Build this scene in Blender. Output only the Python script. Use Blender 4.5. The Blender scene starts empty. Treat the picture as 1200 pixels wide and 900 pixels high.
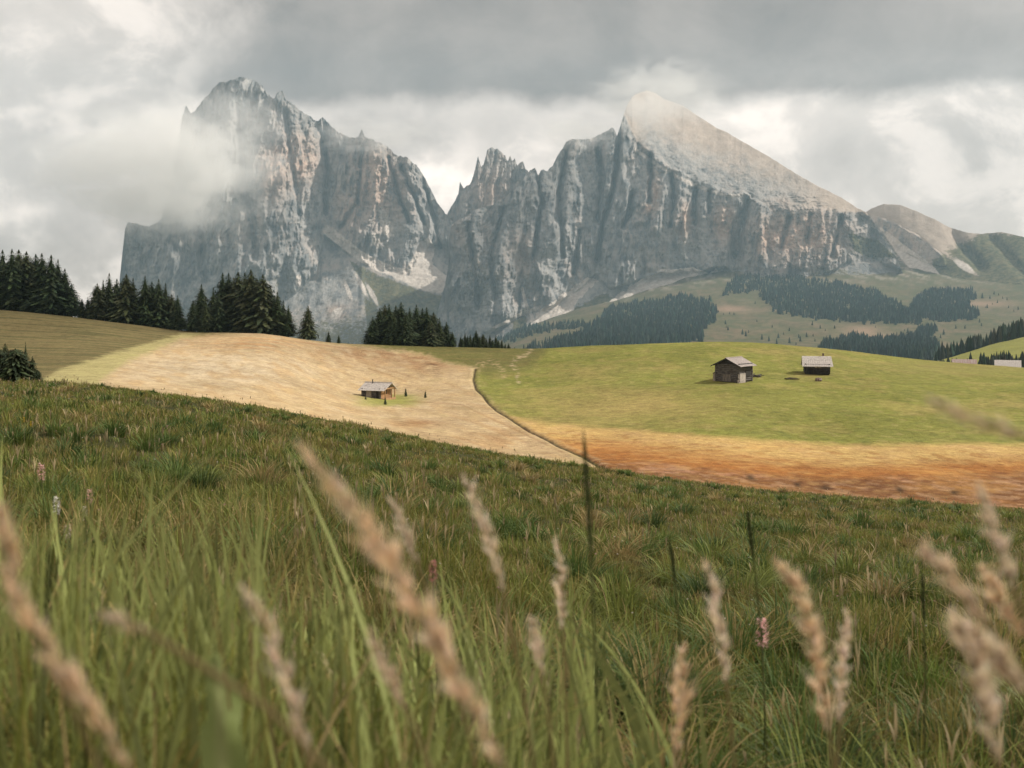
import bpy, math, random
import numpy as np
from mathutils import Vector

rng = np.random.default_rng(7)
random.seed(7)
scene = bpy.context.scene
COL = scene.collection
F = 1167.0          # focal length in photo pixels (1200 px wide frame)
HZ = 360.0          # eye-level row
EYE = 0.9           # eye height over the grass

# ------------------------------------------------------------------ helpers
def P(px, py, Y):
    return Vector(((px - 600.0) / F * Y, Y, -(py - HZ) / F * Y))

def sstep(a, b, x):
    t = np.clip((x - a) / (b - a), 0, 1)
    return t * t * (3 - 2 * t)

def _hash(ix, iy, seed):
    h = (ix.astype(np.int64) * 374761393 + iy.astype(np.int64) * 668265263 + seed * 974634777) & 0xFFFFFFFF
    h = ((h ^ (h >> 13)) * 1274126177) & 0xFFFFFFFF
    return (h ^ (h >> 16)) & 0xFFFFFFFF

def gnoise(x, y, seed=0):
    x = np.asarray(x, float); y = np.asarray(y, float)
    x0 = np.floor(x); y0 = np.floor(y)
    fx = x - x0; fy = y - y0
    u = fx * fx * fx * (fx * (fx * 6 - 15) + 10); v = fy * fy * fy * (fy * (fy * 6 - 15) + 10)
    def g(dx, dy):
        a = _hash(x0 + dx, y0 + dy, seed) / 4294967296.0 * 2 * np.pi
        return np.cos(a) * (fx - dx) + np.sin(a) * (fy - dy)
    return ((g(0, 0) * (1 - u) + g(1, 0) * u) * (1 - v) + (g(0, 1) * (1 - u) + g(1, 1) * u) * v) * 1.5

def fbm(x, y, octv=4, seed=0, gain=0.5, lac=2.03):
    s = 0; a = 1.0; t = 0
    for i in range(octv):
        s = s + a * gnoise(x, y, seed + i * 17); t += a
        x = x * lac; y = y * lac; a *= gain
    return s / t

def ridged(x, y, octv=4, seed=0, gain=0.5):
    s = 0; a = 1.0; t = 0
    for i in range(octv):
        s = s + a * (1 - 2 * np.abs(gnoise(x, y, seed + i * 31))); t += a
        x = x * 2.1; y = y * 2.1; a *= gain
    return s / t

def pchip(x, y, xq):
    x = np.asarray(x, float); y = np.asarray(y, float)
    h = np.diff(x); d = np.diff(y) / h
    m = np.zeros_like(y)
    for i in range(1, len(x) - 1):
        if d[i - 1] * d[i] > 0:
            w1 = 2 * h[i] + h[i - 1]; w2 = h[i] + 2 * h[i - 1]
            m[i] = (w1 + w2) / (w1 / d[i - 1] + w2 / d[i])
    m[0] = d[0]; m[-1] = d[-1]
    xq = np.clip(xq, x[0], x[-1])
    i = np.clip(np.searchsorted(x, xq) - 1, 0, len(x) - 2)
    t = (xq - x[i]) / h[i]
    return ((1 + 2 * t) * (1 - t) ** 2 * y[i] + t * (1 - t) ** 2 * h[i] * m[i]
            + t * t * (3 - 2 * t) * y[i + 1] + t * t * (t - 1) * h[i] * m[i + 1])

def lin(pts, x):
    a = np.array(pts, float)
    return np.interp(x, a[:, 0], a[:, 1])

def inpoly(x, y, poly):
    x = np.asarray(x, float); y = np.asarray(y, float)
    ins = np.zeros(x.shape, bool); n = len(poly)
    for i in range(n):
        x1, y1 = poly[i]; x2, y2 = poly[(i + 1) % n]
        if y1 == y2: continue
        c = ((y1 > y) != (y2 > y)) & (x < (x2 - x1) * (y - y1) / (y2 - y1) + x1)
        ins ^= c
    return ins

def polydist(x, y, pts):
    """distance to an open polyline"""
    d = np.full(np.shape(x), 1e9)
    for (x1, y1), (x2, y2) in zip(pts[:-1], pts[1:]):
        dx, dy = x2 - x1, y2 - y1
        t = np.clip(((x - x1) * dx + (y - y1) * dy) / (dx * dx + dy * dy), 0, 1)
        d = np.minimum(d, np.hypot(x - x1 - t * dx, y - y1 - t * dy))
    return d

def signed(x, y, poly):
    d = polydist(x, y, list(poly) + [poly[0]])
    return np.where(inpoly(x, y, poly), d, -d)

def mesh_np(name, verts, faces, k, mat=None, parent=None, smooth=True, colors=None, attr='col'):
    """faces: (n,k) int array"""
    me = bpy.data.meshes.new(name)
    verts = np.asarray(verts, np.float32); faces = np.asarray(faces, np.int32)
    me.vertices.add(len(verts)); me.vertices.foreach_set('co', verts.ravel())
    me.loops.add(faces.size); me.loops.foreach_set('vertex_index', faces.ravel())
    me.polygons.add(len(faces))
    me.polygons.foreach_set('loop_start', np.arange(0, faces.size, k, dtype=np.int32))
    me.polygons.foreach_set('loop_total', np.full(len(faces), k, np.int32))
    me.polygons.foreach_set('use_smooth', np.full(len(faces), smooth, bool))
    me.update(calc_edges=True)
    if colors is not None:
        c = np.ones((len(verts), 4), np.float32); c[:, :colors.shape[1]] = colors
        at = me.attributes.new(attr, 'FLOAT_COLOR', 'POINT'); at.data.foreach_set('color', c.ravel())
    if mat: me.materials.append(mat)
    o = bpy.data.objects.new(name, me); COL.objects.link(o)
    if parent: o.parent = parent
    return o

def grid_faces(nr, nc):
    i = np.arange(nr - 1)[:, None] * nc + np.arange(nc - 1)[None, :]
    return np.stack([i, i + 1, i + nc + 1, i + nc], -1).reshape(-1, 4)

def tag(o, label=None, cat=None, group=None, kind=None):
    if label: o['label'] = label
    if cat: o['category'] = cat
    if group: o['group'] = group
    if kind: o['kind'] = kind
    return o

def empty(name, loc, rz=0.0):
    o = bpy.data.objects.new(name, None); COL.objects.link(o)
    o.empty_display_size = 0.2; o.location = loc; o.rotation_euler = (0, 0, rz)
    return o

class MB:
    """collects polygons, builds ONE mesh object"""
    def __init__(s): s.v = []; s.f = []
    def add(s, vs, fs):
        b = len(s.v); s.v += [tuple(v) for v in vs]; s.f += [tuple(b + i for i in f) for f in fs]
    def box(s, x0, x1, y0, y1, z0, z1, j=0.0):
        vs = [(x, y, z) for z in (z0, z1) for y in (y0, y1) for x in (x0, x1)]
        if j: vs = [tuple(c + random.uniform(-j, j) for c in v) for v in vs]
        s.add(vs, [(0, 2, 3, 1), (4, 5, 7, 6), (0, 1, 5, 4), (2, 6, 7, 3), (0, 4, 6, 2), (1, 3, 7, 5)])
    def slab(s, quad, th):
        """thick quad: four points, thickened along minus normal"""
        q = [Vector(p) for p in quad]
        n = (q[1] - q[0]).cross(q[3] - q[0]).normalized() * th
        s.add([*q, *[p - n for p in q]], [(0, 1, 2, 3), (7, 6, 5, 4), (0, 4, 5, 1), (1, 5, 6, 2), (2, 6, 7, 3), (3, 7, 4, 0)])
    def tube(s, pts, rad, n=6):
        pts = [Vector(p) for p in pts]
        if not isinstance(rad, (list, tuple)): rad = [rad] * len(pts)
        vs = []; fs = []
        for i, p in enumerate(pts):
            d = (pts[min(i + 1, len(pts) - 1)] - pts[max(i - 1, 0)]).normalized()
            a = d.cross(Vector((0.31, 0.9, 0.2))).normalized(); b = d.cross(a)
            for k in range(n):
                t = 2 * math.pi * k / n
                vs.append(p + (a * math.cos(t) + b * math.sin(t)) * rad[i])
        for i in range(len(pts) - 1):
            for k in range(n):
                fs.append((i * n + k, i * n + (k + 1) % n, (i + 1) * n + (k + 1) % n, (i + 1) * n + k))
        fs.append(tuple(reversed(range(n)))); fs.append(tuple((len(pts) - 1) * n + k for k in range(n)))
        s.add(vs, fs)
    def build(s, name, mat, parent=None, smooth=False):
        me = bpy.data.meshes.new(name); me.from_pydata(s.v, [], s.f); me.update()
        if smooth:
            for p in me.polygons: p.use_smooth = True
        me.materials.append(mat)
        o = bpy.data.objects.new(name, me); COL.objects.link(o)
        if parent: o.parent = parent
        return o

# ------------------------------------------------------------------ materials
def newmat(name):
    m = bpy.data.materials.new(name); m.use_nodes = True
    nt = m.node_tree; nt.nodes.clear()
    return m, nt

class NT:
    def __init__(s, nt): s.nt = nt
    def n(s, typ, **kw):
        nd = s.nt.nodes.new(typ)
        for k, v in kw.items(): setattr(nd, k, v)
        return nd
    def link(s, a, b): s.nt.links.new(a, b)
    def _in(s, sock, v):
        if isinstance(v, bpy.types.NodeSocket): s.link(v, sock)
        else: sock.default_value = v
    def m(s, op, a, b=None, c=None, clamp=False):
        nd = s.n('ShaderNodeMath', operation=op); nd.use_clamp = clamp
        s._in(nd.inputs[0], a)
        if b is not None: s._in(nd.inputs[1], b)
        if c is not None: s._in(nd.inputs[2], c)
        return nd.outputs[0]
    def vm(s, op, a, b):
        nd = s.n('ShaderNodeVectorMath', operation=op)
        s._in(nd.inputs[0], a); s._in(nd.inputs[1], b)
        return nd.outputs[0]
    def ss(s, a, b, x):
        nd = s.n('ShaderNodeMapRange', interpolation_type='SMOOTHSTEP')
        s._in(nd.inputs['Value'], x)
        nd.inputs['From Min'].default_value = a; nd.inputs['From Max'].default_value = b
        return nd.outputs[0]
    def noise(s, vec, scale, detail=4, rough=0.55, dist=0.0):
        nd = s.n('ShaderNodeTexNoise')
        if vec is not None: s.link(vec, nd.inputs['Vector'])
        nd.inputs['Scale'].default_value = scale; nd.inputs['Detail'].default_value = detail
        nd.inputs['Roughness'].default_value = rough; nd.inputs['Distortion'].default_value = dist
        return nd.outputs[0]
    def mapping(s, vec, scale, loc=(0, 0, 0)):
        nd = s.n('ShaderNodeMapping'); s.link(vec, nd.inputs[0])
        nd.inputs['Scale'].default_value = scale; nd.inputs['Location'].default_value = loc
        return nd.outputs[0]
    def mix(s, f, a, b, blend='MIX'):
        nd = s.n('ShaderNodeMix', data_type='RGBA', blend_type=blend)
        s._in(nd.inputs[0], f)
        for k, v in ((6, a), (7, b)):
            if isinstance(v, bpy.types.NodeSocket): s.link(v, nd.inputs[k])
            else: nd.inputs[k].default_value = (*v, 1)
        return nd.outputs[2]
    def out(s, shader, vol=False):
        o = s.n('ShaderNodeOutputMaterial')
        s.link(shader, o.inputs['Volume' if vol else 'Surface'])
    def bsdf(s, col, rough=0.8, spec=0.2, normal=None):
        b = s.n('ShaderNodeBsdfPrincipled')
        s._in(b.inputs['Base Color'], col if isinstance(col, bpy.types.NodeSocket) else (*col, 1))
        b.inputs['Roughness'].default_value = rough; b.inputs['Specular IOR Level'].default_value = spec
        if normal is not None: s.link(normal, b.inputs['Normal'])
        return b.outputs[0]
    def bump(s, h, strength, dist):
        b = s.n('ShaderNodeBump'); b.inputs['Strength'].default_value = strength
        b.inputs['Distance'].default_value = dist; s.link(h, b.inputs['Height'])
        return b.outputs[0]

def mat_leafy(name, transl=0.3, rough=0.55, var=0.0):
    """colour from the mesh's own 'col' attribute, thin-leaf translucency"""
    m, nt = newmat(name); t = NT(nt)
    a = t.n('ShaderNodeAttribute', attribute_name='col').outputs['Color']
    b = t.bsdf(a, rough, 0.15)
    tr = t.n('ShaderNodeBsdfTranslucent'); t.link(a, tr.inputs[0])
    mx = t.n('ShaderNodeMixShader'); mx.inputs[0].default_value = transl
    t.link(b, mx.inputs[1]); t.link(tr.outputs[0], mx.inputs[2])
    t.out(mx.outputs[0]); return m

def mat_noise(name, c1, c2, scale=(1, 1, 1), nscale=3.0, rough=0.85, bump=0.0, c3=None, spec=0.2, detail=6):
    m, nt = newmat(name); t = NT(nt)
    tc = t.n('ShaderNodeTexCoord').outputs['Object']
    v = t.mapping(tc, scale)
    n1 = t.noise(v, nscale, detail, 0.6)
    col = t.mix(t.ss(0.35, 0.65, n1), c1, c2)
    if c3: col = t.mix(t.ss(0.52, 0.68, t.noise(tc, nscale * 0.35, 4)), col, c3)
    nrm = t.bump(n1, 0.6, bump) if bump else None
    t.out(t.bsdf(col, rough, spec, nrm)); return m

M_GRASS = mat_leafy('grass_blades', 0.28)
M_DRY = mat_leafy('dry_seed_heads', 0.5, 0.8)
M_NEEDLE = mat_leafy('conifer_needles', 0.05, 0.7)
M_TRUNK = mat_noise('bark', (0.045, 0.032, 0.024), (0.1, 0.075, 0.055), (1, 1, 0.25), 4.0, 0.95, 0.05)
M_LOG = mat_noise('weathered_logs', (0.045, 0.042, 0.04), (0.165, 0.15, 0.14), (0.6, 0.6, 5), 3.0, 0.9, 0.02, (0.07, 0.06, 0.055))
M_LOGDARK = mat_noise('tarred_boards', (0.022, 0.021, 0.02), (0.06, 0.054, 0.05), (1, 1, 4), 3.0, 0.9, 0.02)
M_PALEWOOD = mat_noise('pale_worn_boards', (0.2, 0.17, 0.14), (0.42, 0.37, 0.31), (6, 6, 0.6), 2.0, 0.9, 0.01)
M_GREYDOOR = mat_noise('grey_boards', (0.1, 0.088, 0.078), (0.2, 0.18, 0.16), (6, 6, 0.6), 2.0, 0.9, 0.01)
M_WARMWOOD = mat_noise('honey_brown_boards', (0.3, 0.17, 0.08), (0.45, 0.28, 0.15), (6, 6, 0.6), 2.0, 0.85, 0.01)
M_SHINGLE = mat_noise('grey_shingles', (0.24, 0.21, 0.2), (0.42, 0.375, 0.35), (3, 3, 3), 1.6, 0.85, 0.02, (0.42, 0.36, 0.33))
M_PALEROOF = mat_noise('bleached_shingles', (0.40, 0.37, 0.35), (0.60, 0.565, 0.53), (3, 3, 3), 1.5, 0.7, 0.01)
M_REDROOF = mat_noise('faded_red_roof', (0.30, 0.19, 0.17), (0.46, 0.40, 0.375), (14, 0.2, 0.2), 1.0, 0.8, 0.0)
M_WHITE = mat_noise('limewashed_stone', (0.3, 0.27, 0.24), (0.5, 0.45, 0.4), (1, 1, 1), 2.0, 0.9, 0.02)
M_DARKDOOR = mat_noise('dark_door', (0.015, 0.013, 0.012), (0.035, 0.03, 0.025), (5, 5, 0.5), 2.0, 0.8)
M_METAL = mat_noise('sooty_metal', (0.03, 0.03, 0.03), (0.08, 0.07, 0.065), (1, 1, 1), 6.0, 0.6)
M_ROCK = mat_noise('brown_boulder', (0.1, 0.06, 0.05), (0.3, 0.25, 0.22), (1, 1, 1), 2.0, 0.9, 0.05)
M_DARKLUMP = mat_noise('dark_brown_lump', (0.035, 0.03, 0.015), (0.08, 0.065, 0.03), (1, 1, 1), 2.0, 0.95, 0.05)
M_PINE_FAR = mat_leafy('far_conifers', 0.0, 0.9)

# ------------------------------------------------------------------ terrain
CREST = [(-400, 430), (0, 447), (60, 449), (130, 455), (200, 463), (300, 478), (400, 496), (500, 516), (600, 535),
         (700, 551), (800, 565), (900, 576), (1000, 584), (1100, 591), (1200, 598), (1600, 615)]
def crest(px):
    a = np.array(CREST, float); return pchip(a[:, 0], a[:, 1], np.asarray(px, float))

FARTAIL = [(600, 500), (900, 462), (1400, 440), (2000, 422), (2800, 400), (3600, 378), (4300, 358), (5000, 340), (7000, 350), (9500, 355)]
FARTAIL_L = [(600, 520), (900, 478), (1400, 450), (2000, 436), (2800, 424), (3600, 415), (4300, 409), (5000, 405), (7000, 390), (9500, 372)]
FARTAIL_R = [(600, 500), (900, 475), (1400, 445), (2000, 424), (2800, 400), (3600, 372), (4300, 350), (5000, 328), (5600, 312), (9500, 340)]
def col_nodes(px, mid, tail):
    c = float(crest(px))
    return [(30, c + 8), (45, c + 7), (60, c + 9)] + mid + tail
COLS = {
    -400: [(80, 470), (110, 445), (160, 415), (210, 375), (270, 340), (330, 338), (420, 372)],
    0:    [(78, 458), (105, 448), (150, 428), (200, 398), (262, 363), (310, 368), (400, 410)],
    100:  [(78, 462), (100, 452), (150, 427), (200, 400), (255, 373), (310, 378), (400, 420)],
    215:  [(80, 473), (105, 463), (150, 437), (200, 409), (245, 388), (290, 393), (380, 430)],
    300:  [(84, 486), (110, 472), (145, 447), (190, 413), (235, 391), (275, 396), (360, 435)],
    400:  [(90, 504), (115, 488), (145, 470), (175, 452), (205, 424), (238, 403), (275, 408), (360, 445)],
    470:  [(92, 517), (115, 500), (145, 478), (172, 463), (205, 430), (240, 405), (280, 411), (360, 450)],
    555:  [(90, 532), (110, 512), (140, 482), (170, 458), (205, 430), (243, 408), (280, 415), (360, 455)],
    620:  [(88, 542), (110, 518), (140, 485), (170, 460), (205, 432), (245, 409), (280, 418), (360, 460)],
    700:  [(82, 552), (105, 525), (135, 490), (168, 455), (205, 425), (243, 405), (280, 414), (360, 460)],
    850:  [(76, 574), (100, 530), (130, 483), (165, 449), (200, 420), (236, 401), (275, 412), (360, 460)],
    956:  [(75, 583), (102, 530), (135, 480), (178, 439), (205, 420), (234, 407.5), (275, 419), (360, 465)],
    1080: [(73, 590), (104, 528), (140, 475), (180, 444), (215, 429), (240, 422), (275, 432), (360, 462)],
    1200: [(71, 598), (105, 528), (145, 470), (180, 447), (215, 436), (240, 431), (275, 441), (360, 462)],
    1600: [(70, 612), (105, 540), (145, 490), (180, 470), (215, 458), (250, 452), (290, 460), (370, 470)],
}
RIGHT_TAIL = {
    620: [(600, 510), (900, 470), (1400, 445), (2000, 426), (2800, 409), (3600, 394), (4300, 385), (5000, 380), (7000, 370), (9500, 362)],
    700: [(600, 500), (900, 462), (1400, 440), (2000, 422), (2800, 401), (3600, 382), (4300, 369), (5000, 358), (7000, 360), (9500, 360)],
    1080: [(450, 452), (700, 446), (950, 430), (1100, 426), (1300, 432), (2000, 422), (2800, 400), (3600, 372), (4300, 350), (5000, 328), (5600, 312), (9500, 340)],
    1200: [(450, 441), (700, 436), (900, 412), (1100, 391), (1300, 402), (2000, 424), (2800, 400), (3600, 372), (4300, 350), (5000, 328), (5600, 312), (9500, 340)],
    1600: [(450, 440), (700, 428), (900, 385), (1150, 345), (1400, 352), (2000, 400), (2800, 398), (3600, 372), (4300, 350), (5000, 328), (5600, 312), (9500, 340)],
}
LG = np.linspace(math.log(28), math.log(9500), 1300)
_cp = sorted(COLS)
_tab = []
for c in _cp:
    tail = RIGHT_TAIL.get(c) or (FARTAIL_R if c >= 850 else FARTAIL_L)
    nd = col_nodes(c, COLS[c], tail)
    Ys = np.array([a for a, _ in nd], float); zs = -(np.array([b for _, b in nd], float) - HZ) / F * Ys
    _tab.append(pchip(np.log(Ys), zs, LG))
_tab = np.array(_tab)
PXG = np.arange(-400, 1601, 5.0)
TAB = np.array([pchip(_cp, _tab[:, j], PXG) for j in range(len(LG))])          # (LG, PXG)
_k = np.exp(-np.linspace(-2, 2, 17) ** 2); _k /= _k.sum()
_pad = np.pad(TAB, ((0, 0), (8, 8)), mode='edge')
TAB = sum(_k[i] * _pad[:, i:i + TAB.shape[1]] for i in range(17))

def far_z(px, Y):
    u = np.clip((np.clip(px, -400, 1600) + 400) / 5.0, 0, len(PXG) - 1.001)
    v = np.clip((np.log(np.maximum(Y, 28)) - LG[0]) / (LG[1] - LG[0]), 0, len(LG) - 1.001)
    iu = u.astype(int); iv = v.astype(int); fu = u - iu; fv = v - iv
    return ((TAB[iv, iu] * (1 - fu) + TAB[iv, iu + 1] * fu) * (1 - fv) + (TAB[iv + 1, iu] * (1 - fu) + TAB[iv + 1, iu + 1] * fu) * fv)

def base_z(X, Y):
    X = np.asarray(X, float); Y = np.asarray(Y, float)
    px = 600 + F * X / np.maximum(Y, 0.6)
    s = (crest(np.clip(px, -400, 1600)) - 26 - HZ) / F
    zn = -EYE - s * np.maximum(Y, -8)
    zn = zn + 0.075 * fbm(X * 1.1, Y * 1.1, 3, 5) * sstep(0.5, 5, Y) + 0.12 * fbm(X * 0.18, Y * 0.18, 2, 9) * sstep(4, 12, Y)
    zf = far_z(px, Y)
    far = sstep(250, 1200, Y)
    zf = zf + 0.25 * fbm(X * 0.06, Y * 0.06, 4, 21) * (1 - far) + far * 14 * fbm(X * 0.004, Y * 0.004, 4, 33)
    w = sstep(36, 56, Y)
    return zn * (1 - w) + zf * w

# ditch between the fields, in photo pixels, turned into ground points
def ground_hit(px, py, y0, y1, last=False):
    Ys = np.exp(np.linspace(math.log(y0), math.log(y1), 900))
    z = base_z((px - 600) / F * Ys, Ys)
    vis = HZ - z / Ys * F            # row at which the ground at that distance shows
    ok = np.where((vis[:-1] >= py) & (vis[1:] < py))[0]
    if len(ok) == 0: 
        return float(Ys[np.argmin(np.abs(vis - py))])
    i = ok[-1] if last else ok[0]
    t = (vis[i] - py) / (vis[i] - vis[i + 1] + 1e-9)
    return float(Ys[i] + t * (Ys[i + 1] - Ys[i]))

def gpt(px, py, y0=62, y1=260):
    Y = ground_hit(px, py, y0, y1); X = (px - 600) / F * Y
    return Vector((X, Y, float(base_z(X, Y))))

DITCH_PX = [(557, 432), (555, 445), (558, 456), (566, 463), (574, 474), (582, 481), (594, 488), (606, 496), (624, 507), (645, 517), (665, 527), (688, 537), (708, 549), (722, 558)]
DITCH = [(p.x, p.y) for p in (gpt(a, b) for a, b in DITCH_PX)]
def ditch_x(px_py):    # px of the ditch at row py
    a = np.array(DITCH_PX, float); return np.interp(px_py, a[:, 1], a[:, 0])

def ground_z(X, Y):
    z = base_z(X, Y)
    X = np.asarray(X, float); Y = np.asarray(Y, float)
    m = (Y > 60) & (Y < 260)
    if np.any(m):
        d = polydist(X, Y, DITCH)
        z = z - np.where(m, 0.25 * np.exp(-(d / 0.28) ** 2) - 0.06 * np.exp(-((d - 0.9) / 0.5) ** 2), 0)
    return z

def build_ground():
    rows = np.concatenate([np.linspace(-45, 0, 24)[:-1], np.exp(np.linspace(math.log(0.4), math.log(58), 170)) - 0.4,
                           np.linspace(58, 262, 520)[1:], np.exp(np.linspace(math.log(263), math.log(7900), 300))])
    ts = np.concatenate([np.linspace(-1.45, -0.62, 60)[:-1], np.linspace(-0.62, 0.62, 1150), np.linspace(0.62, 1.45, 60)[1:]])
    Y = np.repeat(rows[:, None], len(ts), 1)
    X = ts[None, :] * (np.abs(Y) + 6 * (1 - sstep(0, 60, Y)))
    Z = ground_z(X, Y)
    px = 600 + F * X / np.maximum(Y, 1); py = HZ - Z / np.maximum(Y, 1) * F
    # ---- colour of what grows there (albedo)
    C = np.zeros(X.shape + (3,)); C[:] = (0.055, 0.058, 0.024)
    n1 = fbm(X * 0.035, Y * 0.035, 5, 3); n2 = fbm(X * 0.25, Y * 0.25, 4, 4); n3 = fbm(X * 0.9, Y * 0.5, 3, 6)
    def put(mask, col):
        C[:] = C * (1 - mask[..., None]) + np.array(col) * mask[..., None]
    mid = sstep(52, 62, Y + 6 * n2)
    jx = px + 5 * n2 + 3 * n3; jy = py + 2.2 * n2 + 1.5 * n3
    # green meadow right of the ditch
    put(mid, (0.185, 0.19, 0.046))
    put(mid * sstep(0.0, 0.35, n1) * 0.5, (0.28, 0.22, 0.085))
    put(mid * sstep(0.05, 0.4, n2) * 0.4, (0.14, 0.15, 0.04))
    n4 = fbm(X * 0.12, Y * 0.09, 4, 73); n5 = fbm(X * 0.5, Y * 0.4, 3, 74)
    put(mid * sstep(0.0, 0.3, n4) * 0.55, (0.165, 0.17, 0.045)); put(mid * sstep(0.05, 0.35, -n4) * 0.5, (0.26, 0.215, 0.075)); put(mid * sstep(0.12, 0.4, n5) * 0.5, (0.12, 0.13, 0.04)); put(mid * sstep(0.15, 0.4, -n5) * 0.4, (0.3, 0.25, 0.1))
    yellow = np.exp(-((jx - 740) / 120) ** 2 - ((jy - 478) / 16) ** 2)
    put(mid * yellow * 0.6, (0.33, 0.25, 0.1))
    put(mid * np.exp(-((jx - 1120) / 90) ** 2 - ((jy - 430) / 10) ** 2) * 0.6, (0.22, 0.19, 0.07))
    # bog: pale sedge, then rust, then dark peat
    top = lin([(560, 478), (640, 497), (720, 503), (800, 507), (900, 515), (1000, 520), (1200, 519), (1500, 520)], jx)
    k = jy - top + 5 * n1
    dx = ditch_x(py)
    right = sstep(-1.5, 1.5, px - dx)
    put(mid * right * sstep(-3, 6, k), (0.42, 0.29, 0.115))
    put(mid * right * sstep(-3, 6, k) * sstep(0.0, 0.3, n2) * 0.5, (0.44, 0.30, 0.14))
    rust = lin([(560, 520), (700, 522), (800, 530), (900, 541), (1000, 545), (1200, 540), (1500, 540)], jx)
    put(mid * right * sstep(-13, 10, jy - rust + 9 * n1 + 4 * n2), (0.30, 0.13, 0.04))
    put(mid * right * sstep(8, 24, jy - rust + 8 * n1 + 7 * n3) * 0.85, (0.15, 0.075, 0.036))
    put(mid * right * sstep(12, 22, jy - rust) * sstep(0.1, 0.3, n2 - 0.5 * n1) * 0.75, (0.36, 0.2, 0.115))
    put(mid * right * sstep(16, 30, jy - rust) * sstep(0.28, 0.45, n2) * 0.8, (0.05, 0.03, 0.02))
    bogm = mid * right * sstep(2, 12, k)
    put(bogm * sstep(0.05, 0.35, n5) * 0.3, (0.41, 0.26, 0.105)); put(bogm * sstep(0.1, 0.35, -n5) * 0.5, (0.24, 0.11, 0.035)); put(bogm * sstep(0.1, 0.4, n4) * 0.4, (0.40, 0.22, 0.075))
    put(bogm * sstep(12, 26, jy - rust) * sstep(0.05, 0.25, fbm(X * 0.7, Y * 0.5, 4, 75)) * 0.5, (0.36, 0.225, 0.13))
    for cx, cy, rx in ((965, 571, 9), (1118, 577, 7), (935, 568, 5), (1055, 574, 5), (880, 560, 5)):
        put(bogm * np.exp(-((jx - cx) / rx) ** 2 - ((jy - cy) / 2.6) ** 2) * 0.9, (0.05, 0.032, 0.018))
    # tan mown field left of the ditch
    tanpoly = [(110, 470), (118, 446), (150, 424), (212, 398), (250, 392), (300, 388), (330, 390), (352, 395), (400, 403), (440, 407), (470, 411),
               (503, 417), (520, 424), (557, 431), (555, 446), (559, 457), (575, 475), (607, 497), (650, 519), (723, 559), (723, 600), (110, 600)]
    st = signed(jx * 0.6 + px * 0.4, jy * 0.6 + py * 0.4, tanpoly)
    left = 1 - sstep(-1.5, 1.5, px - np.where(py > 430, dx, 1e6))
    # left pasture, brown, ridged by grazing paths
    lp = mid * (1 - sstep(-8, 8, signed(jx, jy, [(-900, 300), (640, 300), (640, 412), (620, 432), (575, 440), (557, 432), (520, 424), (470, 411), (340, 392), (215, 396), (130, 420), (42, 452), (-900, 470)]) * -1))
    stre = fbm(X * 0.05, Y * 0.5 + X * 0.06, 4, 12)
    put(lp * (1 - sstep(330, 420, px)), (0.165, 0.135, 0.062))
    put(lp * (1 - sstep(330, 420, px)) * sstep(-0.1, 0.25, stre), (0.10, 0.092, 0.04))
    put(lp * sstep(300, 380, px), (0.125, 0.12, 0.04))
    put(lp * sstep(300, 380, px) * sstep(0, 0.3, n2) * 0.5, (0.16, 0.13, 0.05))
    # pale aftermath band below the pasture
    pb = signed(jx, jy, [(40, 480), (42, 447), (70, 432), (130, 413), (215, 390), (235, 391), (160, 426), (125, 446), (120, 480)])
    put(mid * sstep(-2, 4, pb), (0.34, 0.30, 0.14))
    put(mid * sstep(-2, 4, pb) * sstep(0.05, 0.3, stre) * 0.4, (0.26, 0.24, 0.09))
    tm = mid * sstep(-4.0, 5.0, st + 3 * n3)
    put(tm, (0.43, 0.325, 0.19))
    put(tm * sstep(0.0, 0.35, fbm(X * 0.09, Y * 0.09, 4, 71)) * 0.4, (0.48, 0.385, 0.26))
    put(tm * sstep(0.1, 0.4, fbm(X * 0.3, Y * 0.22, 4, 72)) * 0.35, (0.33, 0.27, 0.13))
    put(tm * np.exp(-((jx - 250) / 110) ** 2 - ((jy - 432) / 22) ** 2) * 0.7, (0.50, 0.42, 0.30))
    rows_ = fbm(X * 0.35 + Y * 0.12, Y * 0.07 - X * 0.02, 4, 44)
    put(tm * sstep(0.0, 0.35, rows_) * 0.55, (0.42, 0.29, 0.15))
    put(tm * np.exp(-((jx - 290) / 90) ** 2 - ((jy - 402) / 9) ** 2) * sstep(-0.2, 0.3, stre) * 0.8, (0.42, 0.24, 0.11))
    put(tm * np.exp(-((jx - 500) / 45) ** 2 - ((jy - 424) / 12) ** 2) * sstep(-0.45, 0.15, n2) * 0.95, (0.25, 0.145, 0.075))
    put(tm * np.exp(-((jx - 430) / 60) ** 2 - ((jy - 416) / 9) ** 2) * sstep(-0.4, 0.2, rows_) * 0.85, (0.30, 0.18, 0.095))
    put(tm * np.exp(-((jx - 508) / 8) ** 2 - ((jy - 430) / 4) ** 2) * sstep(0, 0.2, n3 + n2) , (0.09, 0.05, 0.03))
    put(tm * np.exp(-((jx - 490) / 28) ** 2 - ((jy - 496) / 4) ** 2) * 0.8, (0.28, 0.15, 0.07))
    put(tm * np.exp(-((jx - 600) / 60) ** 2 - ((jy - 515) / 14) ** 2) * sstep(-0.1, 0.3, rows_) * 0.7, (0.36, 0.22, 0.11))
    put(tm * sstep(0.35, 0.9, np.sin(6.283 * (X * 0.17 + Y * 0.045 + 0.5 * n4)) + 0.8 * n2) * 0.22, (0.33, 0.24, 0.13))
    for hx, hy in ((855, 448), (957, 440)):
        put(mid * np.exp(-((jx - hx) / 26) ** 4 - ((jy - hy) / 5) ** 4) * sstep(-0.2, 0.25, n2 + n3) * 0.6, (0.20, 0.16, 0.07))
    ring = np.hypot(X + 75, (Y - 95) * 0.8) + 1.2 * n4 * 4
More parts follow.
